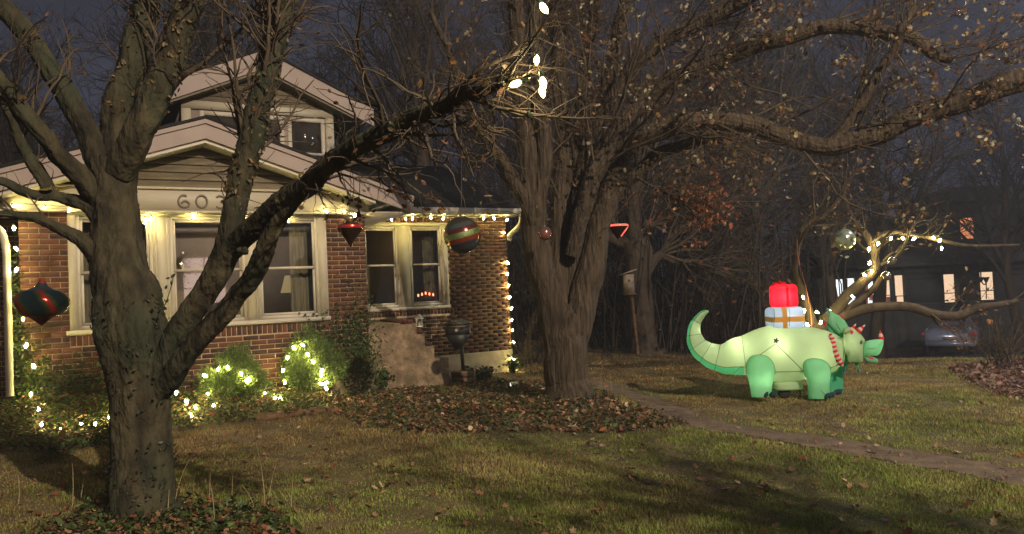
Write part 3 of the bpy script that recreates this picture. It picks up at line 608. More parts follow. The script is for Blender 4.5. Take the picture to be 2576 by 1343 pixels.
# the strand on the tip of the near tree's right branch (close to the camera)
b3 = lambda x, y: ((1800+x/2.687)/1.5541, (y/2.687)/1.5541)
BB = bulb_mesh(.0155, .050, 'bulb_big')
YT = 3.15
cord = [pt(*b3(*p), YT) for p in [(785, -60), (782, 40), (770, 150), (785, 280), (805, 400), (808, 540), (826, 640), (818, 760), (835, 840), (760, 800), (650, 850), (690, 930), (705, 1040), (712, 1120), (718, 1190)]]
light_string('large near lights dangling from the tip of the long right branch', [pt(*b3(*p), YT) for p in [(872, 80), (797, 625), (583, 878), (866, 870), (858, 955)]], cord=smoothline(cord, 5), seed=10, cordr=.0016, bm=BB, scale=1.08, dirs=[(.45, -.3, -.9), (-.05, -.2, -1), (-.8, -.3, -.35), (.1, -.1, -1), (.1, -.2, -1)])
pointlight('bulb_glow', [float(v) for v in pt(*b3(700, 800), YT+.05)], 5, (1, .84, .45), .03)
pg = thing('light_plug', pt(*b3(718, 1215), YT), 'green end plug hanging from the strand on the long right branch', 'plug')
MB().lathe(pt(*b3(718, 1240), YT), [(0, 0), (.010, 0), (.010, .022), (.006, .03), (0, .034)], sides=8).obj('plug_body', M['wire'], pg)
r2_ = lambda x, y: ((3000+x/2.2385)/1.5541, (850+y/2.2385)/1.5541)
LTY = 13.0
light_string('string of lights climbing the right yard tree and along its high branch', [pt(*r2_(*p), LTY) for p in [(845, 500), (912, 470), (893, 398), (887, 275), (967, 228), (1078, 183), (1182, 180), (1283, 185), (1450, 175), (1505, 200), (1522, 270)]], seed=11, scale=1.25, sag=.08)
light_string('string of lights round the forked stems behind the inflatable dinosaur', [pt(*r2_(*p), LTY-.3) for p in [(312, 697), (320, 815), (345, 935), (432, 828), (465, 918), (543, 822), (740, 690)]], seed=12, scale=1.2, sag=.05)

# ------------------------------------------------------------------ shrubs
def shrub(label, c, rx, rz, seed, zb):
    rx *= 1.3; rz *= 1.3; rs = R_(seed); root = thing('lit_shrub', (c[0], c[1], zb), label, 'shrub', 'clipped evergreen shrubs under the wide window')
    n = 520; u = rs.randn(n, 3); u /= np.linalg.norm(u, axis=1)[:, None]; u[:, 2] = np.abs(u[:, 2])*1.0-.25
    r = (.55+.5*rs.rand(n))*(1+.15*np.sin(u[:, 0]*5+seed)); tips = np.array(c)+u*np.array([rx, rx*.75, rz*1.15])*r[:, None]; tips[:, 2] = np.maximum(tips[:, 2], zb+.03)
    b0 = np.array([c[0], c[1], zb]); st = b0+(tips-b0)*.25+rs.randn(n, 3)*.03
    P = np.stack([st+(tips-st)*t+np.array([0, 0, .04])*math.sin(t*3.14) for t in (0, .35, .7, 1)], 1)
    b = MB()
    for i in range(0, n, 3): b.tube(P[i], [.008, .006, .004, .002], 3)
    b.obj('stem', M['twig'], root)
    # fine needles along every sprig
    k = 60; t = rs.rand(n, k)**.6; i0 = np.clip((t*3).astype(int), 0, 2); fr = t*3-i0
    a = P[np.arange(n)[:, None], i0]; e = P[np.arange(n)[:, None], i0+1]; q = (a+(e-a)*fr[..., None]).reshape(-1, 3); q += rs.randn(*q.shape)*.018
    dr = np.repeat((tips-st)/np.linalg.norm(tips-st, axis=1)[:, None], k, 0)+rs.randn(len(q), 3)*.55+np.array([0, 0, .35]); dr /= np.linalg.norm(dr, axis=1)[:, None]
    L = (.022+.03*rs.rand(len(q)))[:, None]; sd = np.cross(dr, rs.randn(len(q), 3)); sd /= np.linalg.norm(sd, axis=1)[:, None]; sd *= .006
    V = np.stack([q-sd, q+sd, q+dr*L], 1).reshape(-1, 3); cc = palette(rs, len(q), [(.09, .14, .03), (.12, .18, .045), (.06, .10, .025), (.15, .19, .07)])
    B = MB(); B.add(V, np.arange(len(V)).reshape(-1, 3), np.repeat(cc, 3, 0)); B.obj('foliage', M['leaf'], root)
def zg(p): return float(G(p[0], p[1]))
c = pt(590, 958, 9.6); shrub('feathery green shrub with lights, left one of the pair under the wide window', c, .40, .42, 1, zg(c))
c = pt(783, 925, 10.4); shrub('feathery green shrub with lights, right one of the pair near the house corner', c, .42, .48, 2, zg(c))
# ivy on walls and low plants
def ivy_on(name, label, pts_n, seed, size=.022, parent=None, cols=IVY):
    rs = R_(seed); P = np.array([p for p, _ in pts_n]); N = np.array([n for _, n in pts_n])+rs.randn(len(P), 3)*.5
    return leafset(name, P, N, size*(.6+.8*rs.rand(len(P))), palette(rs, len(P), cols), M['leaf'], seed, label=label, category='ivy') if parent is None else leafset(name, P, N, size*(.6+.8*rs.rand(len(P))), palette(rs, len(P), cols), M['leaf'], seed, parent)
def wall_ivy(label, k, o, centers, n, seed):
    rs = R_(seed); L = []
    for (s, z, rs_, rz_) in centers:
        for _ in range(int(n*rs_*rz_)): L.append((HW(k, s+rs.randn()*rs_*.5, o+.01+.05*rs.rand(), z+rs.randn()*rz_*.5), N_))
    root = thing('climbing_ivy', L[0][0], label, 'ivy'); ivy_on('ivy_leaves', '', L, seed, parent=root)
    b = MB()
    for (s, z, a, c) in centers[::1]:
        for _ in range(3):
            x = s+rs.randn()*a*.4; P = [HW(k, x+.12*math.sin(t*5+x*9)*t, o+.008, -1.25+(z+c*.6+1.25)*t) for t in np.linspace(0, 1, 9)]; b.tube(P, .004, 3)
    b.obj('stem', M['twig'], root, kind='stuff')
wall_ivy('ivy creeping up the brick wall left of the near tree', 0, .01, [(-6.75, -.85, .2, .6), (-6.5, -.95, .4, .35), (-5.9, -1.0, .6, .35), (-5.4, -.95, .5, .4), (-6.86, -.4, .06, .8), (-6.88, .2, .05, .5)], 3600, 31)
wall_ivy('ivy climbing the brick corner right of the lit shrubs', 0, .01, [(-2.9, -.85, .5, .6), (-2.65, -.6, .25, .7), (-3.3, -.55, .3, .3), (-2.55, -1.0, .3, .5)], 3000, 32)
wall_ivy('thin ivy trailing down the left casing of the narrow window', 1, .05, [(-3.06, .45, .05, .7), (-3.05, 0, .06, .5)], 5000, 33)
c = pt(1290, 938, 14.3)
def small_plant(label, c, h, n, seed, cols=IVY, size=.05, spread=.25, cat='plant', name='garden_plant'):
    rs = R_(seed); zb = zg(c); root = thing(name, (c[0], c[1], zb), label, cat); b = MB(); L = []
    for i in range(n):
        a = rs.rand()*6.28; tip = np.array([c[0]+math.cos(a)*spread*rs.rand(), c[1]+math.sin(a)*spread*rs.rand(), zb+h*(.5+.6*rs.rand())]); b0 = np.array([c[0]+rs.randn()*.03, c[1]+rs.randn()*.03, zb-.01])
        P = [b0+(tip-b0)*t+np.array([0, 0, .15*h])*math.sin(3.14*t) for t in (0, .3, .6, 1)]; b.tube(P, [.006, .005, .004, .002], 3)
        for _ in range(7): t = .3+.7*rs.rand(); L.append(((b0+(tip-b0)*t+rs.randn(3)*.03), rs.randn(3)+np.array([0, -.5, .8])))
    b.obj('stem', M['twig'], root); ivy_on('leaf_mass', '', L, seed, size, root, cols)['kind'] = 'stuff'
small_plant('small leafy plant lit by the lights at the wing corner', c, .28, 16, 41)
for i, (dx, dy, Y, h, lab) in enumerate([(1000, 935, 12.4, .35, 'dark leafy plant against the stuccoed stoop'), (1060, 925, 12.6, .3, 'low dark plant in front of the stoop steps'), (960, 930, 11.9, .35, 'dark bushy plant where the stoop meets the main wall'), (1215, 935, 13.2, .22, 'low leafy plant right of the wooden planter')]):
    small_plant(lab, pt(dx, dy, Y), h, 22, 50+i, size=.045, spread=.35)
# dry stalks by the near tree and centre tree
def stalks(label, dx, dy, hs_, seed, sp=.3):
    rs = R_(seed); c = gp(dx, dy); b = MB()
    root = thing('dry_stalks', c, label, 'weeds')
    for h in hs_:
        x = c[0]+rs.randn()*sp; y = c[1]+rs.randn()*sp*.5; z = zg((x, y)); ln = rs.randn()*.25; P = [(x+ln*h*t*t, y+.05*t, z+h*t) for t in np.linspace(0, 1, 7)]
        MB().tube(P, np.linspace(.003, .0012, 7), 4).obj('stalk', M['straw'], root)
M['straw'] = mat('straw', (.30, .22, .12), rough=.8, var=.2)
stalks('thin dry weed stalks rising right of the near tree trunk', 560, 1290, [.25, .3, .2, .35, .55, .28, .18, .3, .22, .2], 61, .28)
stalks('thin dry weed stalks left of the near tree trunk', 200, 1270, [.3, .25, .2, .3, .22], 62, .3)
stalks('dry grass stalks in the litter by the centre tree base', 1500, 985, [.35, .3, .4, .25, .3, .22, .4], 63, .35)
stalks('dry stalks left of the centre tree base', 1345, 990, [.3, .28, .33, .22, .25, .2], 64, .25)

# ------------------------------------------------------------------ trees
def grow(rs, P, R, count, length, segs, up=0., out=.0, spread=.9, taper=.75, tmin=.2, wob=.18, clampz=None, drift=(0, 0, 0)):
    """P (N,n,3) parent lines, R (N,n) radii -> children"""
    N, n, _ = P.shape; w = np.linalg.norm(P[:, -1]-P[:, 0], axis=1)+.05; i = rs.choice(N, count, p=w/w.sum())
    t = tmin+(1-tmin)*rs.rand(count); k = np.clip((t*(n-1)).astype(int), 0, n-2); f = t*(n-1)-k
    s = P[i, k]*(1-f)[:, None]+P[i, k+1]*f[:, None]; T = P[i, k+1]-P[i, k]; T /= np.linalg.norm(T, axis=1)[:, None]+1e-9
    r0 = R[i, k]*taper; q = rs.randn(count, 3); q -= T*(q*T).sum(1)[:, None]; q /= np.linalg.norm(q, axis=1)[:, None]
    d = T+q*spread*(.5+rs.rand(count))[:, None]; d[:, 2] += up; d /= np.linalg.norm(d, axis=1)[:, None]
    L = length*(.4+.9*rs.rand(count))*(1.15-.6*t); out_ = [s]; cur = s
    for j in range(segs):
        d = d+rs.randn(count, 3)*wob; d += np.array(drift); d[:, 2] += out; d /= np.linalg.norm(d, axis=1)[:, None]; cur = cur+d*(L/segs)[:, None]; out_.append(cur)
    Pn = np.stack(out_, 1); Rn = np.minimum(r0, L*.022)[:, None]*np.linspace(1, .25, segs+1)[None]
    return Pn, Rn
def tubes(b, P, R, sides=3, rmin=.0015, col=None):
    N, n, _ = P.shape; T = np.gradient(P, axis=1); T /= np.linalg.norm(T, axis=2)[..., None]+1e-9
    ref = np.tile(np.array([.31, .87, .38]), (N, n, 1)); A = np.cross(T, ref); A /= np.linalg.norm(A, axis=2)[..., None]+1e-6; Bn = np.cross(T, A)
    th = np.arange(sides)*2*np.pi/sides; R = np.maximum(R, rmin)
    V = P[:, :, None]+(A[:, :, None]*np.cos(th)[:, None]+Bn[:, :, None]*np.sin(th)[:, None])*R[:, :, None, None]
    base = (np.arange(N)[:, None, None]*n+np.arange(n-1)[None, :, None])*sides; j = np.arange(sides)[None, None]; j2 = (j+1) % sides
    Fq = np.stack([base+j, base+j2, base+sides+j2, base+sides+j], -1).reshape(-1, 4); b.add(V.reshape(-1, 3), Fq, col)
def limb3(L, n=7): return smoothline([pt(x, y, Y) for x, y, Y, w in L], n)
def limbr(L, n=7):
    r = [w*Y/F/2 for x, y, Y, w in L]; return np.interp(np.linspace(0, len(L)-1, n*(len(L)-1)+1), range(len(L)), r)
def resample(P, R, n=12):
    t = np.linspace(0, 1, len(P)); u = np.linspace(0, 1, n); return np.stack([np.interp(u, t, P[:, i]) for i in range(3)], 1), np.interp(u, t, R)
def snoise(n, m, seed, step=9):
    rs = R_(seed); c = max(4, n//step+3); k = smoothline(rs.randn(c, m), 8); t = np.linspace(0, len(k)-1, n); return np.stack([np.interp(t, range(len(k)), k[:, i]) for i in range(m)], 1)
def jitter(P, a, seed): return P+snoise(len(P), 3, seed)*a*2.2*np.minimum(1, np.linspace(0, 6, len(P)))[:, None]
def add_limbs(root, limbs, m, names=None, sides=12, rough=.08, jit=.004, seed=0, bark=None, nn=7):
    Ps = []; Rs = []
    for i, L in enumerate(limbs):
        P = jitter(limb3(L, nn), jit, seed+i); R = limbr(L, nn); R = R*(1+.025*snoise(len(R), 1, seed+i+50, 14)[:, 0]); nm = names[i] if names else 'limb'
        MB().tube(P, R, sides if nm != 'trunk' else max(28, int(sides*1.5)), rough=rough, seed=seed+i, bark=bark).obj(nm, m, root, smooth=True)
        a, c = resample(P, R); Ps.append(a); Rs.append(c)
    return np.array(Ps), np.array(Rs)
def pick_leaves(rs, P, n, tmin=.3):
    i = rs.randint(0, len(P), n); t = tmin+(1-tmin)*rs.rand(n); m = P.shape[1]; k = np.clip((t*(m-1)).astype(int), 0, m-2); f = (t*(m-1)-k)[:, None]
    return P[i, k]*(1-f)+P[i, k+1]*f

# --- near tree
nb = gp(360, 1285); near = thing('near_tree', nb, 'big forked tree with flaking mossy bark standing close in the left foreground', 'tree')
Yn = 5.0
NL = [
 [(362, 1318, 5.0, 235), (361, 1290, 5.0, 182), (359, 1250, 5.0, 158), (357, 1180, 5.0, 144), (355, 1080, 5.0, 140), (354, 980, 5.0, 142), (348, 900, 5.0, 156), (335, 830, 5.0, 170), (318, 760, 5.02, 160), (302, 690, 5.05, 134), (292, 610, 5.1, 120), (288, 530, 5.12, 112), (290, 460, 5.15, 108), (296, 400, 5.15, 100)],
 [(395, 980, 4.97, 60), (418, 900, 4.95, 66), (458, 822, 4.93, 66), (508, 745, 4.9, 66), (556, 665, 4.85, 68), (582, 600, 4.8, 62), (588, 530, 4.8, 58), (604, 450, 4.8, 62), (630, 360, 4.8, 64), (655, 260, 4.8, 64), (680, 150, 4.8, 62), (703, 60, 4.8, 62), (722, -40, 4.8, 62)],
 [(565, 640, 4.85, 60), (610, 595, 4.75, 62), (670, 545, 4.6, 60), (735, 490, 4.45, 58), (800, 440, 4.3, 57), (870, 390, 4.1, 55), (945, 342, 3.9, 52), (1020, 305, 3.75, 50), (1100, 270, 3.6, 46), (1170, 244, 3.45, 38), (1235, 222, 3.3, 26), (1285, 207, 3.2, 9), (1340, 190, 3.15, 5)],
 [(372, 1040, 5.04, 36), (400, 985, 4.98, 54), (440, 932, 4.88, 58), (490, 870, 4.8, 54), (545, 805, 4.75, 54), (598, 745, 4.7, 52), (640, 680, 4.65, 52), (668, 620, 4.6, 48), (700, 560, 4.55, 42), (745, 500, 4.45, 34)],
 [(300, 420, 5.15, 88), (290, 340, 5.2, 84), (300, 270, 5.2, 80), (325, 190, 5.2, 78), (345, 110, 5.2, 72), (358, 40, 5.2, 66), (365, -50, 5.2, 64)],
 [(300, 430, 5.1, 85), (345, 340, 5.0, 76), (385, 260, 5.0, 76), (420, 180, 5.0, 78), (445, 100, 5.0, 74), (468, 30, 5.0, 70), (485, -50, 5.0, 70)],
 [(280, 470, 5.1, 70), (242, 380, 5.1, 62), (195, 290, 5.1, 58), (140, 200, 5.1, 56), (90, 120, 5.1, 54), (35, 50, 5.1, 54), (-40, -20, 5.1, 54)],
 [(262, 520, 5.1, 62), (215, 460, 5.0, 52), (160, 400, 4.9, 48), (105, 335, 4.8, 46), (55, 270, 4.75, 44), (15, 215, 4.7, 42), (-50, 150, 4.6, 40)],
 [(262, 565, 5.1, 48), (215, 515, 5.05, 38), (150, 500, 5.0, 30), (90, 490, 4.9, 27), (40, 470, 4.8, 25), (-30, 455, 4.7, 24)],
 [(275, 690, 5.08, 60), (235, 640, 5.0, 44), (190, 595, 4.95, 36), (130, 562, 4.9, 26), (70, 545, 4.8, 22), (10, 538, 4.7, 18), (-40, 530, 4.6, 16)],
 [(120, 470, 4.9, 36), (85, 410, 4.85, 30), (50, 350, 4.8, 28), (20, 270, 4.75, 24), (-20, 180, 4.7, 22)],
 [(598, 632, 4.78, 20), (612, 630, 4.72, 17), (616, 629, 4.70, 14)]]
nP, nR = add_limbs(near, NL, M['bark_near'], ['trunk']+['limb']*10+['branch_stub'], 44, .07, .003, 70, (.0065, 'flake'), 14)
rs = R_(71)
w_ = [1, 5, 4, 6, 7, 8, 9, 2, 10]
p1, q1 = grow(rs, nP[w_], nR[w_], 70, 1.0, 9, up=.25, out=.02, spread=.9, wob=.16, taper=.3, tmin=.35)
p1b, q1b = grow(rs, nP[2:3], nR[2:3], 46, .55, 8, up=0, out=-.06, spread=1.0, wob=.2, taper=.28, tmin=.25)
p1c, q1c = grow(rs, nP[[1, 4, 5]], nR[[1, 4, 5]], 55, 1.2, 10, up=.8, out=.0, spread=.55, wob=.1, taper=.25, tmin=.6)
kp = np.linalg.norm(p1, axis=2).min(1) > 2.2; p1, q1 = p1[kp], q1[kp]
allp = [(p1, q1), (p1c, q1c)]; b = MB()
for p_, q_ in allp: tubes(b, p_, q_, 4, .0018)
tubes(b, p1b, q1b, 4, .0018)
p2, q2 = grow(rs, np.concatenate([p1[:, ::2][:, :5], p1c[:, ::2][:, :5]]), np.concatenate([q1[:, ::2][:, :5], q1c[:, ::2][:, :5]]), 700, .40, 6, spread=.9, wob=.22, taper=.6); tubes(b, p2, q2, 3, .0013)
p2b, q2b = grow(rs, p1b, q1b, 240, .26, 6, out=-.05, spread=1, wob=.25, taper=.6); tubes(b, p2b, q2b, 3, .0013)
kk = (np.linalg.norm(p2, axis=2).min(1) > 2.2)
b.obj('twigs', M['twig'], near, kind='stuff')
P = np.vstack([pick_leaves(rs, p2b, 90), pick_leaves(rs, p2, 160)]); leafset('leaves', P, rs.randn(len(P), 3), .016+.014*rs.rand(len(P)), palette(rs, len(P), [(.16, .07, .03), (.10, .05, .02), (.20, .12, .05)]), M['leaf'], 72, near, kind='stuff')
# bark flakes on the upper limbs and vine leaves on the trunk
def surf_pts(rs, L, n, tmin=0., tmax=1.):
    P = limb3(L); R = limbr(L); i = (tmin+(tmax-tmin)*rs.rand(n))*(len(P)-2); k = i.astype(int); f = (i-k)[:, None]; c = P[k]*(1-f)+P[k+1]*f; T = P[k+1]-P[k]; T /= np.linalg.norm(T, axis=1)[:, None]
    q = rs.randn(n, 3); q -= T*(q*T).sum(1)[:, None]; q /= np.linalg.norm(q, axis=1)[:, None]; return c+q*(R[k]*1.02)[:, None], q
A = [surf_pts(rs, NL[i], n, t) for i, n, t in ((1, 380, .5), (5, 260, .3), (4, 160, .3), (2, 150, .1))]
P = np.vstack([a[0] for a in A]); Q = np.vstack([a[1] for a in A])+rs.randn(len(P), 3)*.45
leafset('bark_flakes', P, Q, .012+.012*rs.rand(len(P)), palette(rs, len(P), [(.10, .07, .03), (.06, .045, .02), (.16, .115, .05)]), M['litter'], 73, near, kind='stuff')
A = [surf_pts(rs, NL[0], 420, 0, .3), surf_pts(rs, NL[0], 260, .35, .62)]; P = np.vstack([a[0] for a in A]); P = P+np.vstack([a[1] for a in A])*.008
leafset('trunk_ivy', P, np.vstack([a[1] for a in A])+rs.randn(len(P), 3)*.5, .007+.013*rs.rand(len(P)), palette(rs, len(P), [(.02, .035, .012), (.03, .04, .015), (.05, .035, .02)]), M['leaf'], 74, near, kind='stuff')
# vine sprig crossing the mullion
vine = thing('vine_sprig', pt(420, 830, 4.8), 'vine sprig with dark pointed leaves sprouting from the near tree fork', 'vine')
vp = smoothline([pt(*p, 4.8) for p in [(424, 905), (412, 850), (402, 800), (418, 760), (432, 715), (436, 690)]], 4); MB().tube(vp, .003, 4).obj('stem', M['twig_dark'], vine)
for i, (x, y, r_) in enumerate([(405, 742, .020), (396, 752, .018), (418, 722, .017), (436, 694, .022), (432, 712, .018), (404, 768, .022), (414, 775, .022), (420, 757, .018), (410, 790, .017), (422, 700, .015)]):
    leafset('leaf', [pt(x, y, 4.79)], np.array([[.2*math.sin(i*3), -1, .3*math.cos(i*2)]]), [r_], np.array([[.03, .04, .015]]), M['leaf'], 80+i, vine)
# drooping leafy cluster over the red ornament
clu = thing('leaf_cluster', pt(885, 440, 4.3), 'twig with dark curled leaves dangling above the red teardrop ornament', 'twig')
for k, pts_ in enumerate([[(850, 405), (860, 440), (872, 480), (880, 520)], [(905, 395), (902, 430), (905, 470), (900, 520), (908, 548)], [(868, 398), (885, 430), (890, 470), (886, 500)]]): MB().tube(smoothline([pt(*p, 4.25) for p in pts_], 4), .0025, 4).obj('stem', M['twig_dark'], clu)
for i, (x, y, r_) in enumerate([(872, 497, .02), (885, 503, .02), (898, 500, .024), (902, 520, .024), (900, 540, .026), (893, 552, .022), (905, 555, .018), (862, 505, .017), (880, 490, .016), (915, 480, .014), (876, 512, .016), (905, 505, .02), (941, 530, .022), (850, 492, .014)]):
    leafset('leaf', [pt(x, y, 4.24)], np.array([[.5*math.sin(i*3), -1, .4*math.cos(i*2)]]), [r_], np.array([[.045, .035, .018]]), M['leaf'], 100+i, clu)

# --- centre tree
cb = gp(1430, 1015); ctr = thing('centre_tree', cb, 'large vase-shaped tree with ridged bark in the middle of the bed', 'tree')
CL = [
 [(1432, 1040, 9.75, 200), (1431, 1018, 9.75, 150), (1430, 995, 9.75, 124), (1428, 960, 9.75, 110), (1424, 900, 9.75, 104), (1422, 850, 9.75, 98), (1420, 800, 9.75, 70), (1420, 760, 9.75, 30)],
 [(1412, 990, 9.74, 40), (1405, 900, 9.72, 58), (1390, 800, 9.7, 66), (1372, 720, 9.65, 70), (1356, 640, 9.6, 70), (1344, 560, 9.55, 68), (1336, 480, 9.5, 64), (1328, 390, 9.45, 60), (1318, 300, 9.4, 54), (1308, 200, 9.3, 48), (1300, 90, 9.2, 44), (1292, -40, 9.1, 42)],
 [(1340, 560, 9.5, 36), (1312, 490, 9.4, 30), (1275, 425, 9.3, 26), (1235, 370, 9.2, 24), (1200, 315, 9.1, 22), (1172, 255, 9.0, 20), (1150, 190, 8.9, 17), (1120, 110, 8.8, 15), (1080, 30, 8.7, 13)],
 [(1440, 990, 9.78, 40), (1440, 900, 9.8, 58), (1457, 800, 9.8, 68), (1476, 710, 9.85, 68), (1495, 620, 9.9, 64), (1515, 540, 9.9, 56), (1538, 470, 9.95, 50), (1560, 410, 9.95, 46), (1578, 376, 9.95, 44)],
 [(1424, 930, 9.8, 40), (1420, 850, 9.85, 50), (1412, 740, 9.95, 54), (1408, 640, 10, 52), (1415, 540, 10, 50), (1418, 440, 10.05, 50), (1412, 330, 10.1, 48), (1405, 200, 10.1, 44), (1402, 80, 10.1, 40), (1398, -40, 10.1, 38)],
 [(1430, 930, 9.85, 40), (1438, 840, 9.95, 50), (1440, 720, 10.0, 52), (1450, 600, 10.05, 50), (1470, 490, 10.1, 48), (1495, 380, 10.1, 46), (1520, 260, 10.2, 42), (1545, 140, 10.2, 38), (1565, 40, 10.2, 34), (1580, -50, 10.2, 30)],
 [(1480, 620, 9.8, 50), (1520, 520, 9.7, 48), (1485, 440, 9.7, 46), (1530, 390, 9.6, 48), (1610, 345, 9.5, 50), (1700, 312, 9.4, 48), (1800, 303, 9.3, 46), (1900, 322, 9.2, 44), (1990, 350, 9.1, 44), (2080, 372, 9.0, 46), (2170, 350, 8.9, 48), (2270, 305, 8.8, 52), (2380, 265, 8.7, 56), (2480, 232, 8.6, 58), (2620, 190, 8.5, 60)],
 [(1545, 500, 9.95, 34), (1590, 450, 9.9, 32), (1640, 400, 9.85, 30), (1710, 368, 9.8, 28), (1780, 348, 9.75, 26), (1860, 325, 9.7, 22)],
 [(1460, 560, 10.0, 50), (1490, 440, 9.9, 46), (1540, 340, 9.8, 44), (1600, 270, 9.7, 42), (1680, 215, 9.6, 42), (1780, 165, 9.4, 42), (1890, 120, 9.2, 42), (2000, 85, 9.0, 40), (2110, 65, 8.9, 38), (2230, 75, 8.8, 36), (2330, 120, 8.7, 30), (2400, 150, 8.6, 20)],
 [(1450, 480, 10.1, 46), (1490, 350, 10.0, 42), (1550, 230, 9.8, 40), (1630, 130, 9.6, 38), (1730, 70, 9.4, 36), (1840, 20, 9.2, 34), (1950, -40, 9.0, 32)],
 [(1425, 470, 10.1, 40), (1455, 330, 10.2, 38), (1475, 180, 10.3, 36), (1490, 60, 10.3, 32), (1500, -40, 10.3, 30)],
 [(1350, 520, 9.5, 44), (1365, 380, 9.4, 40), (1360, 250, 9.3, 36), (1350, 120, 9.2, 34), (1345, -40, 9.0, 32)],
 [(2080, 372, 9.0, 30), (2150, 290, 8.9, 24), (2200, 200, 8.8, 22), (2260, 110, 8.7, 20), (2300, 20, 8.6, 18)]]
CL[6] = [(1440, 640, 9.75, 40), (1462, 540, 9.6, 42), (1488, 460, 9.55, 44)]+CL[6][3:]
cP, cR = add_limbs(ctr, CL, M['bark'], ['trunk']+['limb']*12, 44, .045, .008, 200, (.011, 'ridge'), 12)
rs = R_(91)
# secondary branches of the crown
p1, q1 = grow(rs, cP[[6, 7, 8, 9, 12]], cR[[6, 7, 8, 9, 12]], 120, 1.9, 9, up=.25, out=.01, spread=.9, wob=.16, taper=.3, tmin=.15); q1 *= .55
p1b, q1b = grow(rs, cP[[1, 2, 4, 5, 10, 11]], cR[[1, 2, 4, 5, 10, 11]], 150, 1.6, 9, up=.5, out=.0, spread=.7, wob=.13, taper=.3, tmin=.35); q1b *= .6
b = MB(); tubes(b, p1, q1, 5, .003); tubes(b, p1b, q1b, 5, .003)
p2, q2 = grow(rs, np.concatenate([p1, p1b]), np.concatenate([q1, q1b]), 2000, .8, 7, out=-.01, spread=.9, wob=.2, taper=.6); tubes(b, p2, q2*.6, 3, .0018)
p3, q3 = grow(rs, p2, q2, 11000, .36, 5, out=-.02, spread=.9, wob=.25, taper=.7); tubes(b, p3, q3*.5, 3, .0013)
b.obj('twigs', M['twig'], ctr, kind='stuff')
P = pick_leaves(rs, p3, 1500, .6); P = (P[:, None]+rs.randn(len(P), 9, 3)*np.array([.05, .05, .06])-np.array([0, 0, .04])).reshape(-1, 3); xx = P[:, 0]/P[:, 1]; P = P[rs.rand(len(P)) < np.clip(.15+1.1*xx, .08, 1)]
leafset('leaves', P, rs.randn(len(P), 3), .022+.024*rs.rand(len(P)), palette(rs, len(P), [(.13, .075, .04), (.20, .13, .07), (.10, .06, .04), (.30, .25, .14), (.16, .07, .035), (.24, .15, .05), (.36, .34, .24)]), M['leaf'], 92, ctr, lobed=True, kind='stuff')
# drooping leafy bough low right of the centre tree (rusty leaves)
bo = [pt(1600, 445, 9.6), pt(1650, 475, 9.4), pt(1720, 505, 9.3), pt(1790, 520, 9.2)]
MB().tube(smoothline(bo, 6), np.linspace(.02, .006, 19), 6).obj('limb', M['bark'], ctr, smooth=True)
bp_, _r = resample(smoothline(bo, 6), np.linspace(.02, .006, 19)); b = MB(); p4, q4 = grow(rs, bp_[None], _r[None], 70, .7, 7, out=-.05, spread=1, wob=.2, taper=.6); tubes(b, p4, q4, 3, .002)
p5, q5 = grow(rs, p4, q4, 220, .3, 5, out=-.04, spread=1, wob=.2, taper=.7); tubes(b, p5, q5, 3, .0018); b.obj('twigs', M['twig'], ctr, kind='stuff')
P = pick_leaves(rs, p5, 420); leafset('leaves', P, rs.randn(len(P), 3), .026+.02*rs.rand(len(P)), palette(rs, len(P), [(.26, .09, .05), (.20, .08, .04), (.30, .14, .07)]), M['leaf'], 93, ctr, lobed=True, kind='stuff')

# --- back tree with bird house
bb = gp(1625, 890); BY = float(bb[1]); bk = thing('back_tree', bb, 'thick old tree at the back of the lawn behind the bird house post', 'tree')
BLm = [
 [(1632, 905, BY, 100), (1626, 880, BY, 74), (1618, 820, BY, 64), (1610, 750, BY, 62), (1603, 690, BY, 64), (1598, 640, BY, 68), (1594, 600, BY, 60)],
 [(1592, 650, BY, 40), (1570, 625, BY, 32), (1545, 605, BY, 28), (1522, 585, BY, 24), (1500, 540, BY, 20), (1480, 480, BY, 16)],
 [(1605, 660, BY, 44), (1600, 580, BY, 40), (1598, 500, BY, 36), (1605, 420, BY, 32), (1600, 330, BY, 26), (1610, 240, BY, 20)],
 [(1625, 690, BY, 24), (1650, 655, BY, 24), (1672, 635, BY, 20), (1695, 590, BY, 16), (1715, 545, BY, 14), (1740, 490, BY, 10)],
 [(1665, 645, BY, 16), (1690, 650, BY, 14), (1725, 665, BY, 12), (1765, 662, BY, 11), (1810, 650, BY, 9), (1870, 655, BY, 6)],
 [(1615, 560, BY, 24), (1650, 560, BY, 16), (1690, 550, BY, 12), (1740, 520, BY, 8)]]
kP, kR = add_limbs(bk, BLm, M['bark_far'], ['trunk']+['limb']*5, 12, .08, .02, 300)
b = MB(); rs = R_(95); p1, q1 = grow(rs, kP[1:], kR[1:], 120, 3.0, 8, up=.3, spread=.9, wob=.16, taper=.5); tubes(b, p1, q1, 4, .006); p2, q2 = grow(rs, p1, q1, 1300, 1.3, 6, spread=.9, wob=.2, taper=.6); tubes(b, p2, q2, 3, .004)
p3, q3 = grow(rs, p2, q2, 3000, .7, 5, spread=.9, wob=.2, taper=.7); tubes(b, p3, q3, 3, .0035)
b.obj('twigs', M['twig'], bk, kind='stuff')
P = pick_leaves(rs, p3, 900); leafset('leaves', P, rs.randn(len(P), 3), .05+.03*rs.rand(len(P)), palette(rs, len(P), [(.22, .08, .045), (.14, .06, .035)]), M['leaf'], 96, bk, kind='stuff')
hb = pt(1580, 712, BY-.8); hz = zg(hb)
bh = thing('bird_house', (hb[0]+.05, hb[1], hz), 'small weathered bird house on a wooden post against the back tree', 'bird house')
MB().tube([(hb[0]+.16, hb[1]+.05, hz), (hb[0]+.05, hb[1]+.05, hb[2])], .05, 4).obj('post', M['wood'], bh)
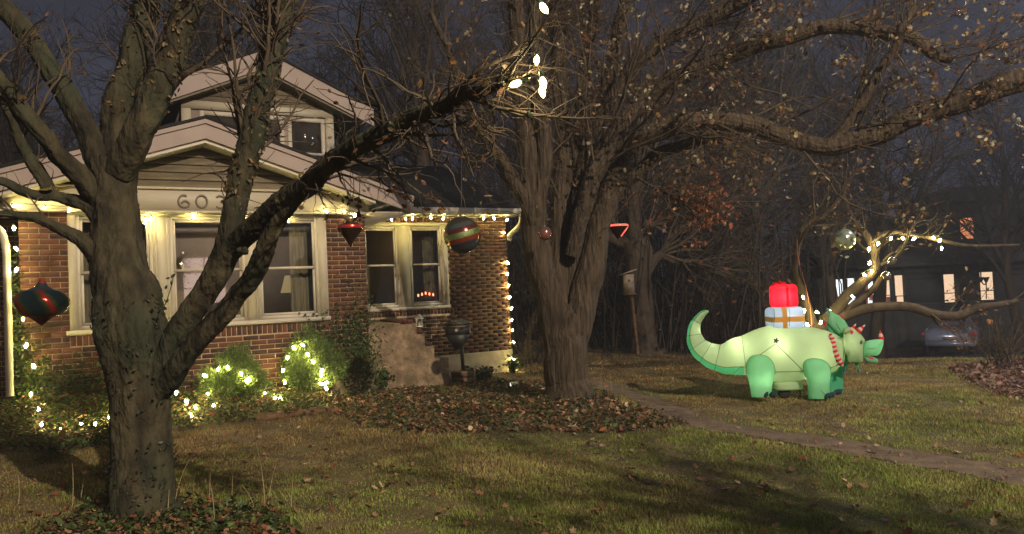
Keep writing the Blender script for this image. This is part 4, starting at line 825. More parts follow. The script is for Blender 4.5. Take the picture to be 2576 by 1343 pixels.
fh = lambda x, y, z: hb+np.array([x, y, z])
M['grey_wood'] = mat('grey_wood', (.24, .19, .14), rough=.9, var=.25, scale=6)
b = MB(); b.box((-.13, -.13, -.26), (.13, .13, .22), fh); b.obj('box', M['grey_wood'], bh)
b = MB(); b.add([fh(-.2, -.2, .2), fh(.2, -.2, .32), fh(.2, .2, .32), fh(-.2, .2, .2), fh(-.2, -.2, .23), fh(.2, -.2, .35), fh(.2, .2, .35), fh(-.2, .2, .23)], np.array([(0, 3, 2, 1), (4, 5, 6, 7), (0, 1, 5, 4), (1, 2, 6, 5), (2, 3, 7, 6), (3, 0, 4, 7)])); b.obj('roof', M['grey_wood'], bh)
MB().tube([fh(0, -.128, .06), fh(0, -.134, .06)], .035, 12).obj('entrance_hole', M['metal_dark'], bh); MB().box((-.16, -.17, -.30), (.16, .15, -.262), fh).obj('tray', M['wood'], bh)

# --- right yard tree carrying lights
rb = gp(2052, 905); rb = pt(2052, 880, LTY+.1); ry = thing('yard_tree', (rb[0], rb[1], zg(rb)), 'low spreading tree wrapped with string lights behind the dinosaur', 'tree')
YL = LTY+.12
RL = [
 [(2060, 960, YL, 60), (2058, 900, YL, 48), (2056, 850, YL, 46), (2052, 815, YL, 46)],
 [(2048, 830, YL, 30), (2030, 780, YL, 24), (2012, 730, YL, 20), (2000, 690, YL, 17), (2002, 640, YL, 15), (2008, 590, YL, 14), (2030, 560, YL, 14), (2075, 540, YL, 12), (2110, 500, YL, 10), (2130, 440, YL, 8)],
 [(2058, 830, YL, 32), (2090, 785, YL, 30), (2130, 745, YL, 28), (2170, 710, YL, 27), (2200, 680, YL, 24), (2197, 640, YL, 17), (2188, 605, YL, 16), (2165, 575, YL, 13), (2140, 540, YL, 10), (2115, 480, YL, 8)],
 [(2188, 610, YL, 12), (2210, 590, YL, 12), (2250, 582, YL, 11), (2300, 590, YL, 10), (2360, 602, YL, 9), (2440, 615, YL, 8), (2560, 620, YL, 7)],
 [(2060, 835, YL, 30), (2110, 800, YL, 27), (2165, 778, YL, 25), (2220, 770, YL, 24), (2290, 775, YL, 23), (2350, 792, YL, 22), (2410, 793, YL, 22), (2460, 775, YL, 19), (2510, 765, YL, 15), (2560, 757, YL, 10)],
 [(2110, 800, YL, 18), (2150, 765, YL, 18), (2190, 730, YL, 16), (2215, 700, YL, 14), (2235, 690, YL, 12)],
 [(2015, 740, YL, 10), (2040, 790, YL, 12), (2050, 830, YL, 14)]]
yP, yR = add_limbs(ry, RL, M['bark_far'], ['trunk']+['limb']*6, 12, .07, .006, 400)
b = MB(); rs = R_(97); p1, q1 = grow(rs, yP[1:5], yR[1:5], 40, 1.3, 8, up=.25, out=.01, spread=.9, wob=.2, taper=.5, tmin=.4); tubes(b, p1, q1, 4, .003)
p2, q2 = grow(rs, p1, q1, 330, .6, 6, spread=.9, wob=.25, taper=.6); tubes(b, p2, q2*.7, 3, .0025); b.obj('twigs', M['twig'], ry, kind='stuff')
P = pick_leaves(rs, p2, 300); leafset('leaves', P, rs.randn(len(P), 3), .03+.02*rs.rand(len(P)), palette(rs, len(P), BROWN), M['leaf'], 98, ry, kind='stuff')

# --- woods behind: individual bare trees sharing meshes, then a brushy mass
def bare_tree_meshes(seed, h):
    rs = R_(seed); n = 9; P = np.stack([np.cumsum(rs.randn(n)*.12), np.cumsum(rs.randn(n)*.12), np.linspace(-.5, h*.8, n)], 1); R = np.linspace(.24, .07, n)
    t = MB(); t.tube(P, R, 9, rough=.08, seed=seed); me = t.mesh('trunk', True); me.materials.append(M['bark_far'])
    Pp, Rr = resample(P, R)
    a, qa = grow(rs, Pp[None], Rr[None], 26, h*.42, 8, up=.45, out=.02, spread=.8, wob=.12, taper=.55, tmin=.28)
    b = MB(); tubes(b, a, qa, 5, .02); c, qc = grow(rs, a, qa, 260, h*.18, 6, up=.15, spread=.8, wob=.18, taper=.6); tubes(b, c, qc, 3, .009)
    d, qd = grow(rs, c, qc, 1500, h*.09, 5, spread=.8, wob=.22, taper=.7); tubes(b, d, qd, 3, .006)
    e, qe = grow(rs, d, qd, 3000, h*.045, 4, spread=.9, wob=.25, taper=.7); tubes(b, e, qe, 3, .005)
    m2 = b.mesh('crown_twigs'); m2.materials.append(M['twig_dark']); return me, m2
TM = [bare_tree_meshes(500+i, 11+i) for i in range(3)]
wood = [(-16, 24, 0, 'bare tree beyond the far left end of the roof'), (-11, 27, 1, 'tall bare tree behind the left slope of the upper gable'), (-8.0, 21, 2, 'bare tree rising just left behind the upper gable'), (-5.0, 25, 0, 'bare tree rising right behind the ridge of the upper gable'), (-2.2, 22, 1, 'bare tree behind the dark wing roof'), (1.0, 24, 2, 'bare tree directly behind the centre tree crown'), (4.5, 27, 0, 'bare tree behind and right of the back tree'), (8.0, 30, 1, 'bare tree in the dark behind the red gift box'), (10.0, 33, 2, 'bare tree behind the green pearl ornament'), (7.0, 21.5, 1, 'bare tree whose crown shows above the red gift box'), (10.2, 23.5, 0, 'bare tree whose crown shows above the green pearl ornament'), (13.4, 27, 2, 'bare tree rising behind the sagging right bough'), (19.5, 46, 1, 'bare tree rising behind the neighbour house roof'), (20, 30, 2, 'bare tree over the neighbour house roof'), (27, 27, 0, 'bare tree at the far right edge beyond the driveway'), (-20, 30, 2, 'bare tree at the far left edge of the view')]
for i, (x, y, k, lab) in enumerate(wood):
    root = thing('bare_tree', (x, y, zg((x, y))), lab, 'tree', 'bare trees of the woods behind')
    sc = .85+.3*((i*37) % 10)/10
    for me in TM[k]:
        o = bpy.data.objects.new(me.name, me); COL.objects.link(o); o.parent = root; o.matrix_basis = Matrix.Rotation(i*1.7, 4, 'Z') @ Matrix.Diagonal((sc*1.05, sc*1.05, sc, 1))
# brush and far woods as one mass
rs = R_(99); n = 5200; x = -24+54*rs.rand(n); y = 19+22*rs.rand(n)**1.0
y = np.where(x < 0, y+3, y); keep = ~((x > 9) & (y < 37.5)); x = x[keep]; y = y[keep]; n = len(x)
S = np.stack([x, y, G(x, y)], 1); hh = 2.2+5.5*rs.rand(n)**2*np.clip((y-17)/10, .5, 2); d = rs.randn(n, 2)*.25
P = np.stack([S+np.stack([d[:, 0]*t*hh*.6+rs.randn(n)*.10*t, d[:, 1]*t*hh*.6, hh*t], 1) for t in (0, .3, .6, .85, 1)], 1); R = np.linspace(.035, .006, 5)[None]*np.ones((n, 1))
b = MB(); tubes(b, P, R, 3, .006); p2, q2 = grow(rs, P, R, 26000, .9, 4, up=.2, spread=.9, wob=.25, taper=.6); tubes(b, p2, q2, 3, .006)
b.obj('woods', M['twig_dark'], kind='stuff', label='dark mass of leafless brush and woods behind the yard')
n = 16000; x = -24+52*rs.rand(n); y = 18.5+16*rs.rand(n); k = ~((x > 8) & (y < 37)) & ~((x < -1) & (y < 21)); P = np.stack([x, y, 0*x], 1)[k]; P[:, 2] = G(P[:, 0], P[:, 1])+rs.rand(len(P))**1.6*3.4
leafset('undergrowth', P, rs.randn(len(P), 3), .05+.05*rs.rand(len(P)), palette(rs, len(P), [(.07, .035, .025), (.045, .028, .02), (.03, .03, .015)]), M['leaf'], 101, kind='stuff', label='dark dead leafy undergrowth along the back of the lawn')

# ------------------------------------------------------------------ hanging ornaments
def foil(name, attr=True, base=(.5, .5, .5), rough=.17, metal=.7): return mat(name, base, rough=rough, metal=metal, attr=attr, var=.15, scale=14, spec=.6)
M['foil'] = foil('coloured_foil'); M['glitter'] = mat('glitter', attr=True, rough=.38, metal=.7, var=.8, scale=160, bump=.004, bscale=200)
M['hang'] = mat('hanger_wire', (.08, .07, .05), rough=.6)
def hanger(root, top, bottom): MB().tube(smoothline([bottom, (np.array(bottom)*.5+np.array(top)*.5)+np.array([.01, 0, 0]), top], 5), .0022, 4).obj('hanger', M['hang'], root)
# big striped ball
bc = pt(1162, 592, 8.0); br_ = 47*8.0/F
orn = thing('hanging_ornament', bc, 'big striped foil ball ornament in front of the brick wing, largest of the round ones', 'ornament')
BAND = [(-1, -.80, (.05, .035, .03), 0), (-.80, -.52, (.12, .13, .15), 0), (-.52, -.30, (.09, .10, .13), 0), (-.30, -.05, (.42, .09, .04), 0), (-.05, .25, (.20, .26, .09), 1), (.25, .50, (.22, .07, .06), 0), (.50, .72, (.16, .20, .17), 0), (.72, 1.0, (.12, .11, .08), 0)]
axb = np.array([-.22, -.16, .96])
for lo, hi, c, g in BAND:
    c = tuple(v*.7 for v in c)
    an = np.linspace(math.asin(max(lo, -1)), math.asin(min(hi, 1)), 6); MB().lathe(bc, [(br_*math.cos(a), br_*math.sin(a)) for a in an], axb, 40, c).obj('band', M['glitter' if g else 'foil'], orn, smooth=True)
MB().lathe(bc+np.array([0, 0, br_*.97]), [(0, .035), (.018, .035), (.022, 0), (0, 0)], sides=10, col=(.4, .3, .2)).obj('cap', M['foil'], orn); hanger(orn, pt(1158, 250, 8.3), bc+np.array([0, 0, br_+.03]))
# red teardrop
tcn = pt(880, 585, 6.2); u6 = 6.2/F
td = thing('hanging_ornament', tcn, 'dark red teardrop ornament with clear crown hanging before the narrow window', 'ornament')
MB().lathe(tcn, [(0, -38*u6), (3*u6, -33*u6), (10*u6, -20*u6), (20*u6, -7*u6), (29*u6, 3*u6), (33*u6, 10*u6)], sides=28, col=(.06, .035, .02)).obj('lower_bulb', M['foil'], td, smooth=True)
MB().lathe(tcn, [(33*u6, 10*u6), (34*u6, 14*u6), (32*u6, 18*u6)], sides=28, col=(.65, .06, .05)).obj('band', M['foil'], td, smooth=True)
MB().lathe(tcn, [(32*u6, 18*u6), (24*u6, 22*u6), (12*u6, 25*u6), (9*u6, 27*u6)], sides=28, col=(.10, .03, .025)).obj('shoulder', M['foil'], td, smooth=True)
MB().lathe(tcn, [(9*u6, 27*u6), (14*u6, 31*u6), (15*u6, 36*u6), (10*u6, 42*u6), (6*u6, 44*u6), (0, 45*u6)], sides=18, col=(.30, .28, .16)).obj('crown', M['foil'], td, smooth=True); hanger(td, pt(880, 400, 5.0), tcn+np.array([0, 0, 45*u6]))
# teal and red swirled onion
oc = pt(105, 762, 4.9); u5 = 4.9/F
on = thing('hanging_ornament', oc, 'teal and red swirled onion-shaped ornament hanging in front of the left brick wall', 'ornament')
def swcol(t, h):
    k = math.sin(5*t+h*4.2); return (.30, .03, .025) if k > .86 else (.055, .07, .028) if k > .1 else (.02, .04, .045)
prof = [(0, -58), (4, -54), (14, -46), (24, -38), (34, -34), (47, -27), (56, -14), (60, 0), (58, 12), (50, 24), (40, 31), (26, 36), (15, 42), (10, 50), (7, 56), (5, 60)]
pr = [(r*u5, h*u5) for r, h in prof]; idx = [(0, 5, 'lower_finial', (.16, .03, .03)), (4, 11, 'body', swcol), (10, 14, 'neck', (.05, .07, .075)), (13, 16, 'cap', (.35, .05, .05))]
for a, e, nm, cc in idx: MB().lathe(oc, smoothline(np.c_[np.array(pr[a:e]), np.zeros(e-a)], 8)[:, :2], (.04, 0, 1), 90, cc, twist=(lambda t, h: 1+.04*math.sin(5*t+h*4.2)) if nm == 'body' else None).obj(nm, M['foil'], on, smooth=True)
hanger(on, pt(100, 560, 4.85), oc+np.array([0, 0, 60*u5]))
# pinkish ball, red drop, green pearl ball, clear bubbles
def ball(lab, dx, dy, r, Y, col, m, topdy, name='hanging_ornament'):
    c = pt(dx, dy, Y); R = r*Y/F; o = thing(name, c, lab, 'ornament'); MB().lathe(c, [(R*math.cos(a), R*math.sin(a)) for a in np.linspace(-1.57, 1.57, 15)], sides=28, col=col).obj('ball', M[m], o, smooth=True)
    MB().lathe(c+np.array([0, 0, R*.97]), [(0, R*.16), (R*.13, R*.16), (R*.16, 0)], sides=10, col=(.4, .35, .28)).obj('cap', M['foil'], o); hanger(o, pt(dx-2, topdy, Y), c+np.array([0, 0, R*1.1])); return o
ball('small dusty pink ball hanging before the left stem of the centre tree', 1370, 587, 18, 9.0, lambda t, h: (.36, .16, .14) if h < .55 else (.24, .14, .13), 'foil', 470)
M['pearl'] = mat('pearl_green', (.36, .42, .33), rough=.22, metal=.55, var=.1, scale=4, spec=.6)
ball('pearly green ball hanging by itself left of the lit yard tree', 2123, 602, 27, 12.8, None, 'pearl', 480)
M['bubble'] = mat('clear_bubble', (.45, .42, .36), rough=.08, metal=.9, var=.6, scale=30)
ball('upper small mirrored bubble ball beside the lit trunk of the yard tree', 2243, 656, 10, 12.6, None, 'bubble', 590)
ball('lower mirrored bubble ball resting above the fork of the yard tree', 2228, 694, 12, 12.6, None, 'bubble', 668)
rc = pt(1553, 578, 10.6); u9 = 10.6/F; rd = thing('hanging_ornament', rc, 'red drop ornament half hidden behind the right stem of the centre tree', 'ornament')
MB().lathe(rc, [(0, -24*u9), (4*u9, -20*u9), (16*u9, -6*u9), (27*u9, 8*u9)], sides=24, col=(.05, .02, .02)).obj('lower_bulb', M['foil'], rd, smooth=True)
M['red_lit'] = mat('red_edge_glow', (.6, .05, .04), rough=.2, em=(1, .12, .08), ems=1.6)  # red rim and side strip glow themselves for the lights caught there
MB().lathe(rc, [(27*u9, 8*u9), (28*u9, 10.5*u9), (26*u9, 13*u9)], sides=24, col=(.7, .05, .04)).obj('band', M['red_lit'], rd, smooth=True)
MB().tube([rc+np.array([26*u9, -.02, 7*u9]), rc+np.array([16*u9, -.05, -6*u9]), rc+np.array([7*u9, -.04, -17*u9])], .008, 6).obj('edge_glow', M['red_lit'], rd); hanger(rd, pt(1552, 480, 10.6), rc+np.array([0, 0, 13*u9]))
# red power cord climbing the yard tree
cdr = thing('power_cord', pt(2012, 620, LTY-.1), 'thin reddish power cord running up the left stem of the yard tree', 'cord')
M['redcord'] = mat('red_cord', (.35, .10, .07), rough=.5); MB().tube(smoothline([pt(x, y, LTY-.15) for x, y in [(2004, 600), (2006, 640), (2014, 680), (2026, 720), (2034, 760), (2040, 800), (2042, 850)]], 5), .007, 5).obj('cable', M['redcord'], cdr)

# ------------------------------------------------------------------ inflatable dinosaur
DY = 10.2; du = DY/F; zs = 1/2.066/1.5541
def dz(x, y, off=0.): return pt((2600+x/2.066)/1.5541, (1000+y/2.066)/1.5541, DY+off)
U = zs*du                                # metres per zoom pixel
dino = thing('inflatable_dinosaur', dz(1000, 1120), 'glowing pale green inflatable horned dinosaur with candy striped horns on the lawn', 'inflatable')
M['f_body'] = fabric('lit_fabric_pale', (.45, .62, .38)); M['f_green'] = fabric('lit_fabric_green', (.28, .70, .42)); M['f_teal'] = fabric('lit_fabric_teal', (.12, .60, .36))
M['f_red'] = fabric('lit_fabric_red', (.82, .012, .03), .7); M['f_blue'] = fabric('lit_fabric_blue', (.55, .72, .95)); M['f_orange'] = fabric('ribbon_orange', (.85, .45, .10)); M['f_white'] = fabric('stripe_white', (.85, .75, .68)); M['f_stripe'] = fabric('stripe_red', (.75, .04, .05), .5)
M['seam'] = mat('dark_seam', (.09, .12, .06), rough=.8); M['claw'] = mat('claw_navy', (.02, .045, .06), rough=.5); M['bluetip'] = fabric('tip_blue', (.25, .42, .7)); M['mouth'] = fabric('mouth_red', (.75, .12, .08))
ST_ = [(350, 445, 9, 350, 445), (303, 468, 27, -.75, -.66), (253, 530, 40, 0, 0), (232, 600, 53, 0, 0), (240, 675, 70, 0, 0), (270, 735, 81, 0, 0), (325, 780, 93, 0, 0), (400, 816, 108, 0, 0), (485, 828, 128, 0, 0), (575, 812, 152, 0, 0), (660, 800, 172, 0, 0), (760, 790, 202, 0, 0), (860, 785, 228, 0, 0), (970, 785, 238, 0, 0), (1080, 785, 230, 0, 0), (1200, 783, 203, 0, 0), (1310, 782, 176, 0, 0), (1395, 784, 140, 0, 0), (1440, 790, 88, 0, 0), (1455, 790, 20, 0, 0)]
C0 = np.array([(s[0], s[1]) for s in ST_], float); T0 = np.gradient(C0, axis=0); T0 /= np.linalg.norm(T0, axis=1)[:, None]; r0 = np.array([s[2] for s in ST_], float)
tt = np.linspace(0, len(ST_)-1, 77); interp = lambda a: np.interp(tt, range(len(ST_)), a)
Cx = np.interp(tt, range(len(ST_)), smoothline(C0, 4)[::4][:, 0]); 
SL = smoothline(np.c_[C0, r0], 4); SL = SL[:, :3]; TT = np.gradient(SL[:, :2], axis=0); TT /= np.linalg.norm(TT, axis=1)[:, None]; NS = 32
rings = []
for i in range(len(SL)):
    nx, ny = -TT[i, 1], TT[i, 0]       # normal in zoom space; +90deg = outer / belly side
    r = SL[i, 2]; row = []
    sd_ = min(abs(i-k) for k in (8, 14, 19, 24, 29, 39, 72)); pf_ = math.exp(-sd_*sd_/2.2)
    pill = 1-.035*pf_-.006*abs(math.sin(i*1.25))
    dep = min(r, 175)*1.0
    for j in range(NS):
        a = 2*math.pi*j/NS; ca, sa = math.cos(a), math.sin(a); e = .85 if i > 36 else 1
        ca2 = math.copysign(abs(ca)**e, ca); sa2 = math.copysign(abs(sa)**e, sa)
        wk = pill+.007*math.sin(j*5.1+i*2.3)*(.3+pf_)+.004*math.sin(j*2.7-i*1.1)
        row.append(dz(SL[i, 0]+nx*r*ca2*wk, SL[i, 1]+ny*r*ca2*wk, sa2*dep*U*wk))
    rings.append(row)
rings = np.array(rings); nr = len(rings)
def ringfaces(i0, i1, js):
    return np.array([(i*NS+j, (i+1)*NS+j, (i+1)*NS+(j+1) % NS, i*NS+(j+1) % NS) for i in range(i0, i1) for j in js])
und = [j % NS for j in range(-5, 5)]; oth = [j for j in range(NS) if j not in und]; VV = rings.reshape(-1, 3); ISP = 38
q = MB(); q.add(VV, [ringfaces(0, ISP, oth), ringfaces(ISP, nr-1, range(NS))]); q.obj('body', M['f_body'], dino, smooth=True)
q = MB(); q.add(VV, ringfaces(0, ISP, und)); q.obj('underside_panel', M['f_teal'], dino, smooth=True)
# the axis pointing out of the picture (towards camera) is -Y: sa<0 ; seams
def seam(P, r=.004): MB().tube(np.array(P), r, 4).obj('seam', M['seam'], dino)
for i in (8, 14, 19, 24, 29, 39, 72 if nr > 74 else nr-5): seam([rings[i][j]*1.0+(rings[i][j]-rings[i].mean(0))*.006 for j in range(NS//2, NS+1) for j in [j % NS]], .0035)
for j in (27, 5): seam([rings[i][j]+(rings[i][j]-rings[i].mean(0))*.01 for i in range(2, ISP+1)], .0045)
# front surface point lookup
from mathutils.bvhtree import BVHTree
bvh = BVHTree.FromPolygons([tuple(v) for v in VV], [tuple(int(k) for k in f) for f in ringfaces(0, nr-1, range(NS))])
def onbody(x, y, lift=.006):
    p = dz(x, y); d = p/np.linalg.norm(p); h = bvh.ray_cast(Vector((0, 0, 0)), Vector(d)); return np.array(h[0])-d*lift if h[0] is not None else None
def surf_seam(a, c, n=18):
    P = [onbody(a[0]+(c[0]-a[0])*t, a[1]+(c[1]-a[1])*t) for t in np.linspace(0, 1, n)]; P = [p for p in P if p is not None]
    if len(P) > 3: seam(P)
for a, c in (((885, 938), (1115, 933)), ((905, 720), (1115, 930)), ((885, 715), (720, 830)), ((600, 895), (650, 898)), ((1335, 905), (1420, 868))): surf_seam(a, c)
pc_ = onbody(895, 685, .01); b = MB()
for k in range(5): a = k*1.257; b.tube([pc_, pc_+np.array([math.cos(a)*.035, -.008, math.sin(a)*.035])], [.012, .009], 5)
b.obj('vent_cap', M['claw'], dino)
# legs
def leg(x0, off, m, prof, claws, top=800):
    q = MB(); ang = np.linspace(0, 2*np.pi, 24, endpoint=False); V = []
    for (y, cx, r) in prof:
        for a in ang: V.append(dz(cx+r*math.cos(a), y, off+.72*r*U*math.sin(a)))
    n = len(prof); q.add(V, np.array([(i*24+j, i*24+(j+1) % 24, (i+1)*24+(j+1) % 24, (i+1)*24+j) for i in range(n-1) for j in range(24)])); q.add(V[-24:], np.array([tuple(range(24))])); lg = q.obj('leg', m, dino, smooth=True)
    for (cx, cy) in claws: MB().lathe(dz(cx, cy, off-.09), [(0, -.04), (.026, -.025), (.03, .0), (.018, .04), (0, .065)], (.35, -.5, .8), 8).obj('claw', M['claw'], lg, smooth=True)
    return lg
pfl = lambda pts: [tuple(r) for r in smoothline(pts, 3)]
L1 = pfl([(799, 755, 4), (808, 757, 55), (835, 761, 88), (880, 766, 112), (935, 770, 117), (1000, 772, 102), (1070, 773, 87), (1120, 774, 82), (1142, 774, 76)])
L2 = pfl([(828, 1200, 4), (838, 1203, 60), (870, 1215, 98), (915, 1226, 110), (960, 1232, 106), (1020, 1237, 92), (1090, 1240, 88), (1140, 1240, 86), (1156, 1240, 82)])
leg(0, -.29, M['f_green'], L1, [(812, 1125), (858, 1120), (880, 1128)]); leg(0, -.29, M['f_green'], L2, [(1300, 1135), (1325, 1128), (1350, 1122)])
L3 = [(y, cx+125, r*.8) for y, cx, r in L2 if y > 900]; L3 = [(y-45, c, r) for y, c, r in L3]; leg(0, .25, M['f_teal'], L3, [(1370, 1105), (1393, 1100), (1410, 1100)])
L4 = [(y-45, cx+75, r*.8) for y, cx, r in L1 if y > 900]; leg(0, .25, M['f_teal'], L4, [])
for cx, yt in ((755, 800), (1192, 828)): seam([dz(cx+130*math.sin(t)*.0+0, yt+k, -.30-.0) for k, t in ((0, 0), (12, .1), (24, .2))])
for prof, off in ((L1, -.29), (L2, -.29)):
    seam([dz(cx-r*1.0, y, off-.02) for y, cx, r in prof[:14]][::-1]+[dz(cx+r, y, off-.02) for y, cx, r in prof[:14]], .0035)
# belly tray, blower
q = MB(); q.superell(dz(974, 1040), (112*U, .17, 36*U), .35); q.obj('base_sleeve', M['f_body'], dino, smooth=True)
q = MB(); q.lathe(dz(960, 1105, -.05), [(0, -.04), (.075, -.04), (.085, 0), (.075, .04), (0, .04)], (0, 1, 0), 16); q.obj('blower', M['metal_dark'], dino, smooth=True)
for a in (870, 1085): MB().tube([dz(975, 1070, -.05), dz(a, 1080, -.06), dz(a+8, 1118, -.08)], .012, 6).obj('blower_foot', M['metal_dark'], dino)
# gifts on the back
def gift(cx, cy, w, h, m, nm):
    c = dz(cx, cy); q = MB(); q.superell(c, (w/2*U, w/2*U*.9, h/2*U), .32, None, 40, 24); return q.obj(nm, m, dino, smooth=True), c
gb, gcn = gift(962, 500, 262, 178, M['f_blue'], 'gift_box'); gr2, grc = gift(954, 325, 190, 188, M['f_red'], 'gift_box')
def band(par, c, w, h, m, x0, x1, vertical):
    th = np.linspace(0, 2*np.pi, 40, endpoint=False); sg = lambda a, p: math.copysign(abs(a)**p, a); V = []
    for a in th:
        for xx in (x0, x1):
            if vertical: V.append(c+np.array([xx*U, sg(math.sin(a), .32)*w/2*U*.9*1.015, sg(math.cos(a), .32)*h/2*U*1.01]))
            else: V.append(c+np.array([sg(math.cos(a), .32)*w/2*U*1.012, sg(math.sin(a), .32)*w/2*U*.9*1.015, -xx*U]))
    MB().add(V, np.array([(2*i, 2*i+1, (2*i+3) % 80, (2*i+2) % 80) for i in range(40)])).obj('ribbon', m, par, smooth=True)
band(gb, gcn, 262, 178, M['f_orange'], -58, -20, True); band(gb, gcn, 262, 178, M['f_orange'], -14, 28, False); band(gr2, grc, 190, 188, M['f_red'], -8, 8, True)
for s_ in (-1, 1): MB().superell(dz(918+s_*28, 232-s_*3, -.02), (.055, .03, .035), 1, None, 14, 9).obj('bow_loop', M['f_red'], gr2, smooth=True)
MB().superell(dz(925, 212, -.02), (.018, .02, .022), 1, None, 10, 7).obj('bow_knot', M['f_red'], gr2, smooth=True)
for s_ in (915, 1040):
    seam([dz(x, y, -.222) for x, y in ((s_-60+20, 425), (s_-60+26, 470), (s_-60+24, 520), (s_-60+20, 575))], .003)
# pillow shapes for frill and head
def pillow(poly, depth, off, m, nm, par=None, bulge=.85, sm=True, col=None, tilt=0.):
    P = np.array(smoothline(list(poly)+[poly[0]], 3))[:-1] if sm else np.array(poly, float); c = P.mean(0); V = []; n = len(P)
    for s_, k in ((-1., .0), (-.95, .45), (-.75, bulge), (0, 1.), (.75, bulge), (.95, .45), (1., .0)):
        for p in P: x, y = c+(p-c)*max(k, .02); V.append(dz(x, y, off+s_*depth+tilt*(x-c[0])*U))
    Fq = np.array([(i*n+j, i*n+(j+1) % n, (i+1)*n+(j+1) % n, (i+1)*n+j) for i in range(6) for j in range(n)])
    return MB().add(V, Fq).obj(nm, m, par or dino, smooth=True)
fr_ = pillow([(1455, 640), (1430, 560), (1345, 450), (1302, 418), (1332, 492), (1305, 545), (1318, 605), (1350, 660), (1380, 740), (1400, 800), (1440, 870), (1448, 940), (1478, 870), (1470, 780)], .03, .0, M['f_teal'], 'frill', bulge=.97, sm=False, tilt=.5)
pillow([(1330, 445), (1400, 480), (1450, 525), (1485, 580), (1445, 620), (1430, 655), (1370, 610), (1308, 545)], .035, -.04, M['f_green'], 'frill_panel', bulge=.96, sm=False, tilt=.3)
pillow([(1450, 800), (1480, 815), (1475, 880), (1442, 945), (1450, 880)], .03, -.06, M['f_teal'], 'frill_panel', bulge=.95, sm=False); pillow([(1522, 858), (1558, 858), (1568, 935), (1548, 900)], .03, -.02, M['f_teal'], 'frill_panel', bulge=.95, sm=False)
for a, c in (((1440, 640), (1310, 440)), ((1440, 650), (1318, 548)), ((1450, 700), (1370, 760))): seam([dz(a[0]+(c[0]-a[0])*t, a[1]+(c[1]-a[1])*t, -.085) for t in np.linspace(0, 1, 6)], .003)
for x, y, m in ((1310, 438, 'bluetip'), (1287, 545, 'f_stripe'), (1425, 492, 'f_stripe'), (1441, 938, 'bluetip'), (1562, 925, 'bluetip')): MB().superell(dz(x, y, -.02), (.022, .02, .028), 1, None, 10, 7).obj('frill_tip', M[m], dino, smooth=True)
hd = pillow([(1438, 625), (1450, 590), (1480, 578), (1530, 590), (1575, 630), (1612, 680), (1605, 710), (1600, 850), (1540, 858), (1480, 856), (1466, 800), (1450, 770), (1440, 700)], .23, -.05, M['f_body'], 'head', bulge=.93)
pillow([(1432, 600), (1450, 582), (1490, 575), (1500, 600), (1470, 625), (1440, 632)], .08, -.24, M['f_body'], 'cheek_frill', hd)
sn = pillow([(1606, 692), (1680, 676), (1755, 676), (1762, 700), (1752, 745), (1722, 800), (1660, 806), (1600, 804)], .16, -.05, M['f_green'], 'snout', hd, bulge=.95)
pillow([(1600, 812), (1650, 808), (1712, 832), (1716, 862), (1690, 870), (1640, 866), (1612, 850)], .13, -.05, M['f_green'], 'jaw', hd, bulge=.95); pillow([(1612, 812), (1660, 812), (1705, 836), (1690, 845), (1640, 838)], .135, -.05, M['mouth'], 'mouth', hd, bulge=.95, sm=False)
MB().superell(dz(1583, 697, -.27), (.016, .012, .03), 1, None, 12, 8, ax=[[1, 0, -.25], [0, 1, 0], [.25, 0, 1]]).obj('eye', M['seam'], hd, smooth=True)
seam([dz(x, y, -.215) for x, y in ((1640, 735), (1640, 750), (1690, 748))], .003); seam([dz(x, y, -.24) for x, y in ((1602, 700), (1600, 760), (1598, 850))], .003)
def horn(a, c, w, n, off, first=0):
    a = dz(*a, off); c = dz(*c, off-.02); d = (c-a); L = np.linalg.norm(d)
    for i in range(n):
        t0, t1 = i/n, (i+1)/n; r = lambda t: w*U*(1-t*.93)*(1 if t > .05 else .9); MB().lathe(a, [(r(t0), t0*L), (r((t0+t1)/2)*1.04, (t0+t1)/2*L), (r(t1), t1*L)]+([(0, L)] if i == n-1 else []), d, 14).obj('stripe', M['f_stripe' if (i+first) % 2 == 0 else 'f_white'], hd, smooth=True)
horn((1487, 618), (1540, 548), 26, 4, -.24); horn((1552, 612), (1614, 556), 26, 4, -.2, 0); horn((1745, 674), (1733, 600), 25, 3, -.05, 0)
cl_ = smoothline([(1333, 628), (1348, 690), (1362, 760), (1392, 830), (1432, 888)], 4)
for i in range(len(cl_)-1):
    a, c = cl_[i], cl_[i+1]; P = [dz(*(a+(c-a)*t), -.245+.05*abs(i/16-.5)) for t in (-.02, .5, 1.02)]; r = (20+4*math.sin(3.14*(i+.5)/16))*U*(.55 if i in (0, 15) else 1); MB().tube(P, [r, r*1.05, r], 12).obj('collar_stripe', M['f_stripe' if i % 2 == 0 else 'f_white'], dino, smooth=True)
# the lamps inside the inflatable
def lamp_in(x, y, off, e, col, r=.03):
    l = bpy.data.lights.new('inner_lamp', 'POINT'); l.energy = e; l.color = col; l.shadow_soft_size = r; o = bpy.data.objects.new('inner_lamp', l); COL.objects.link(o); o.parent = dino; o.matrix_parent_inverse = dino.matrix_basis.inverted(); o.location = [float(v) for v in dz(x, y, off)]
WL = (1, .88, .60)
for a in ((590, 745, -.11, 2.6), (900, 730, -.16, 3.0), (1190, 790, -.08, 2.5), (760, 800, .1, 1.2), (360, 760, 0, .9), (250, 600, 0, .35)): lamp_in(*a, WL)
lamp_in(1470, 700, -.16, .55, WL); lamp_in(1680, 740, -.05, .35, WL); lamp_in(770, 980, -.29, .9, WL); lamp_in(1235, 960, -.29, .45, WL)
lamp_in(960, 500, -.03, 1.8, (1, .95, .85)); lamp_in(954, 330, -.05, 6, (1, .8, .6)); lamp_in(975, 1040, 0, .3, WL)

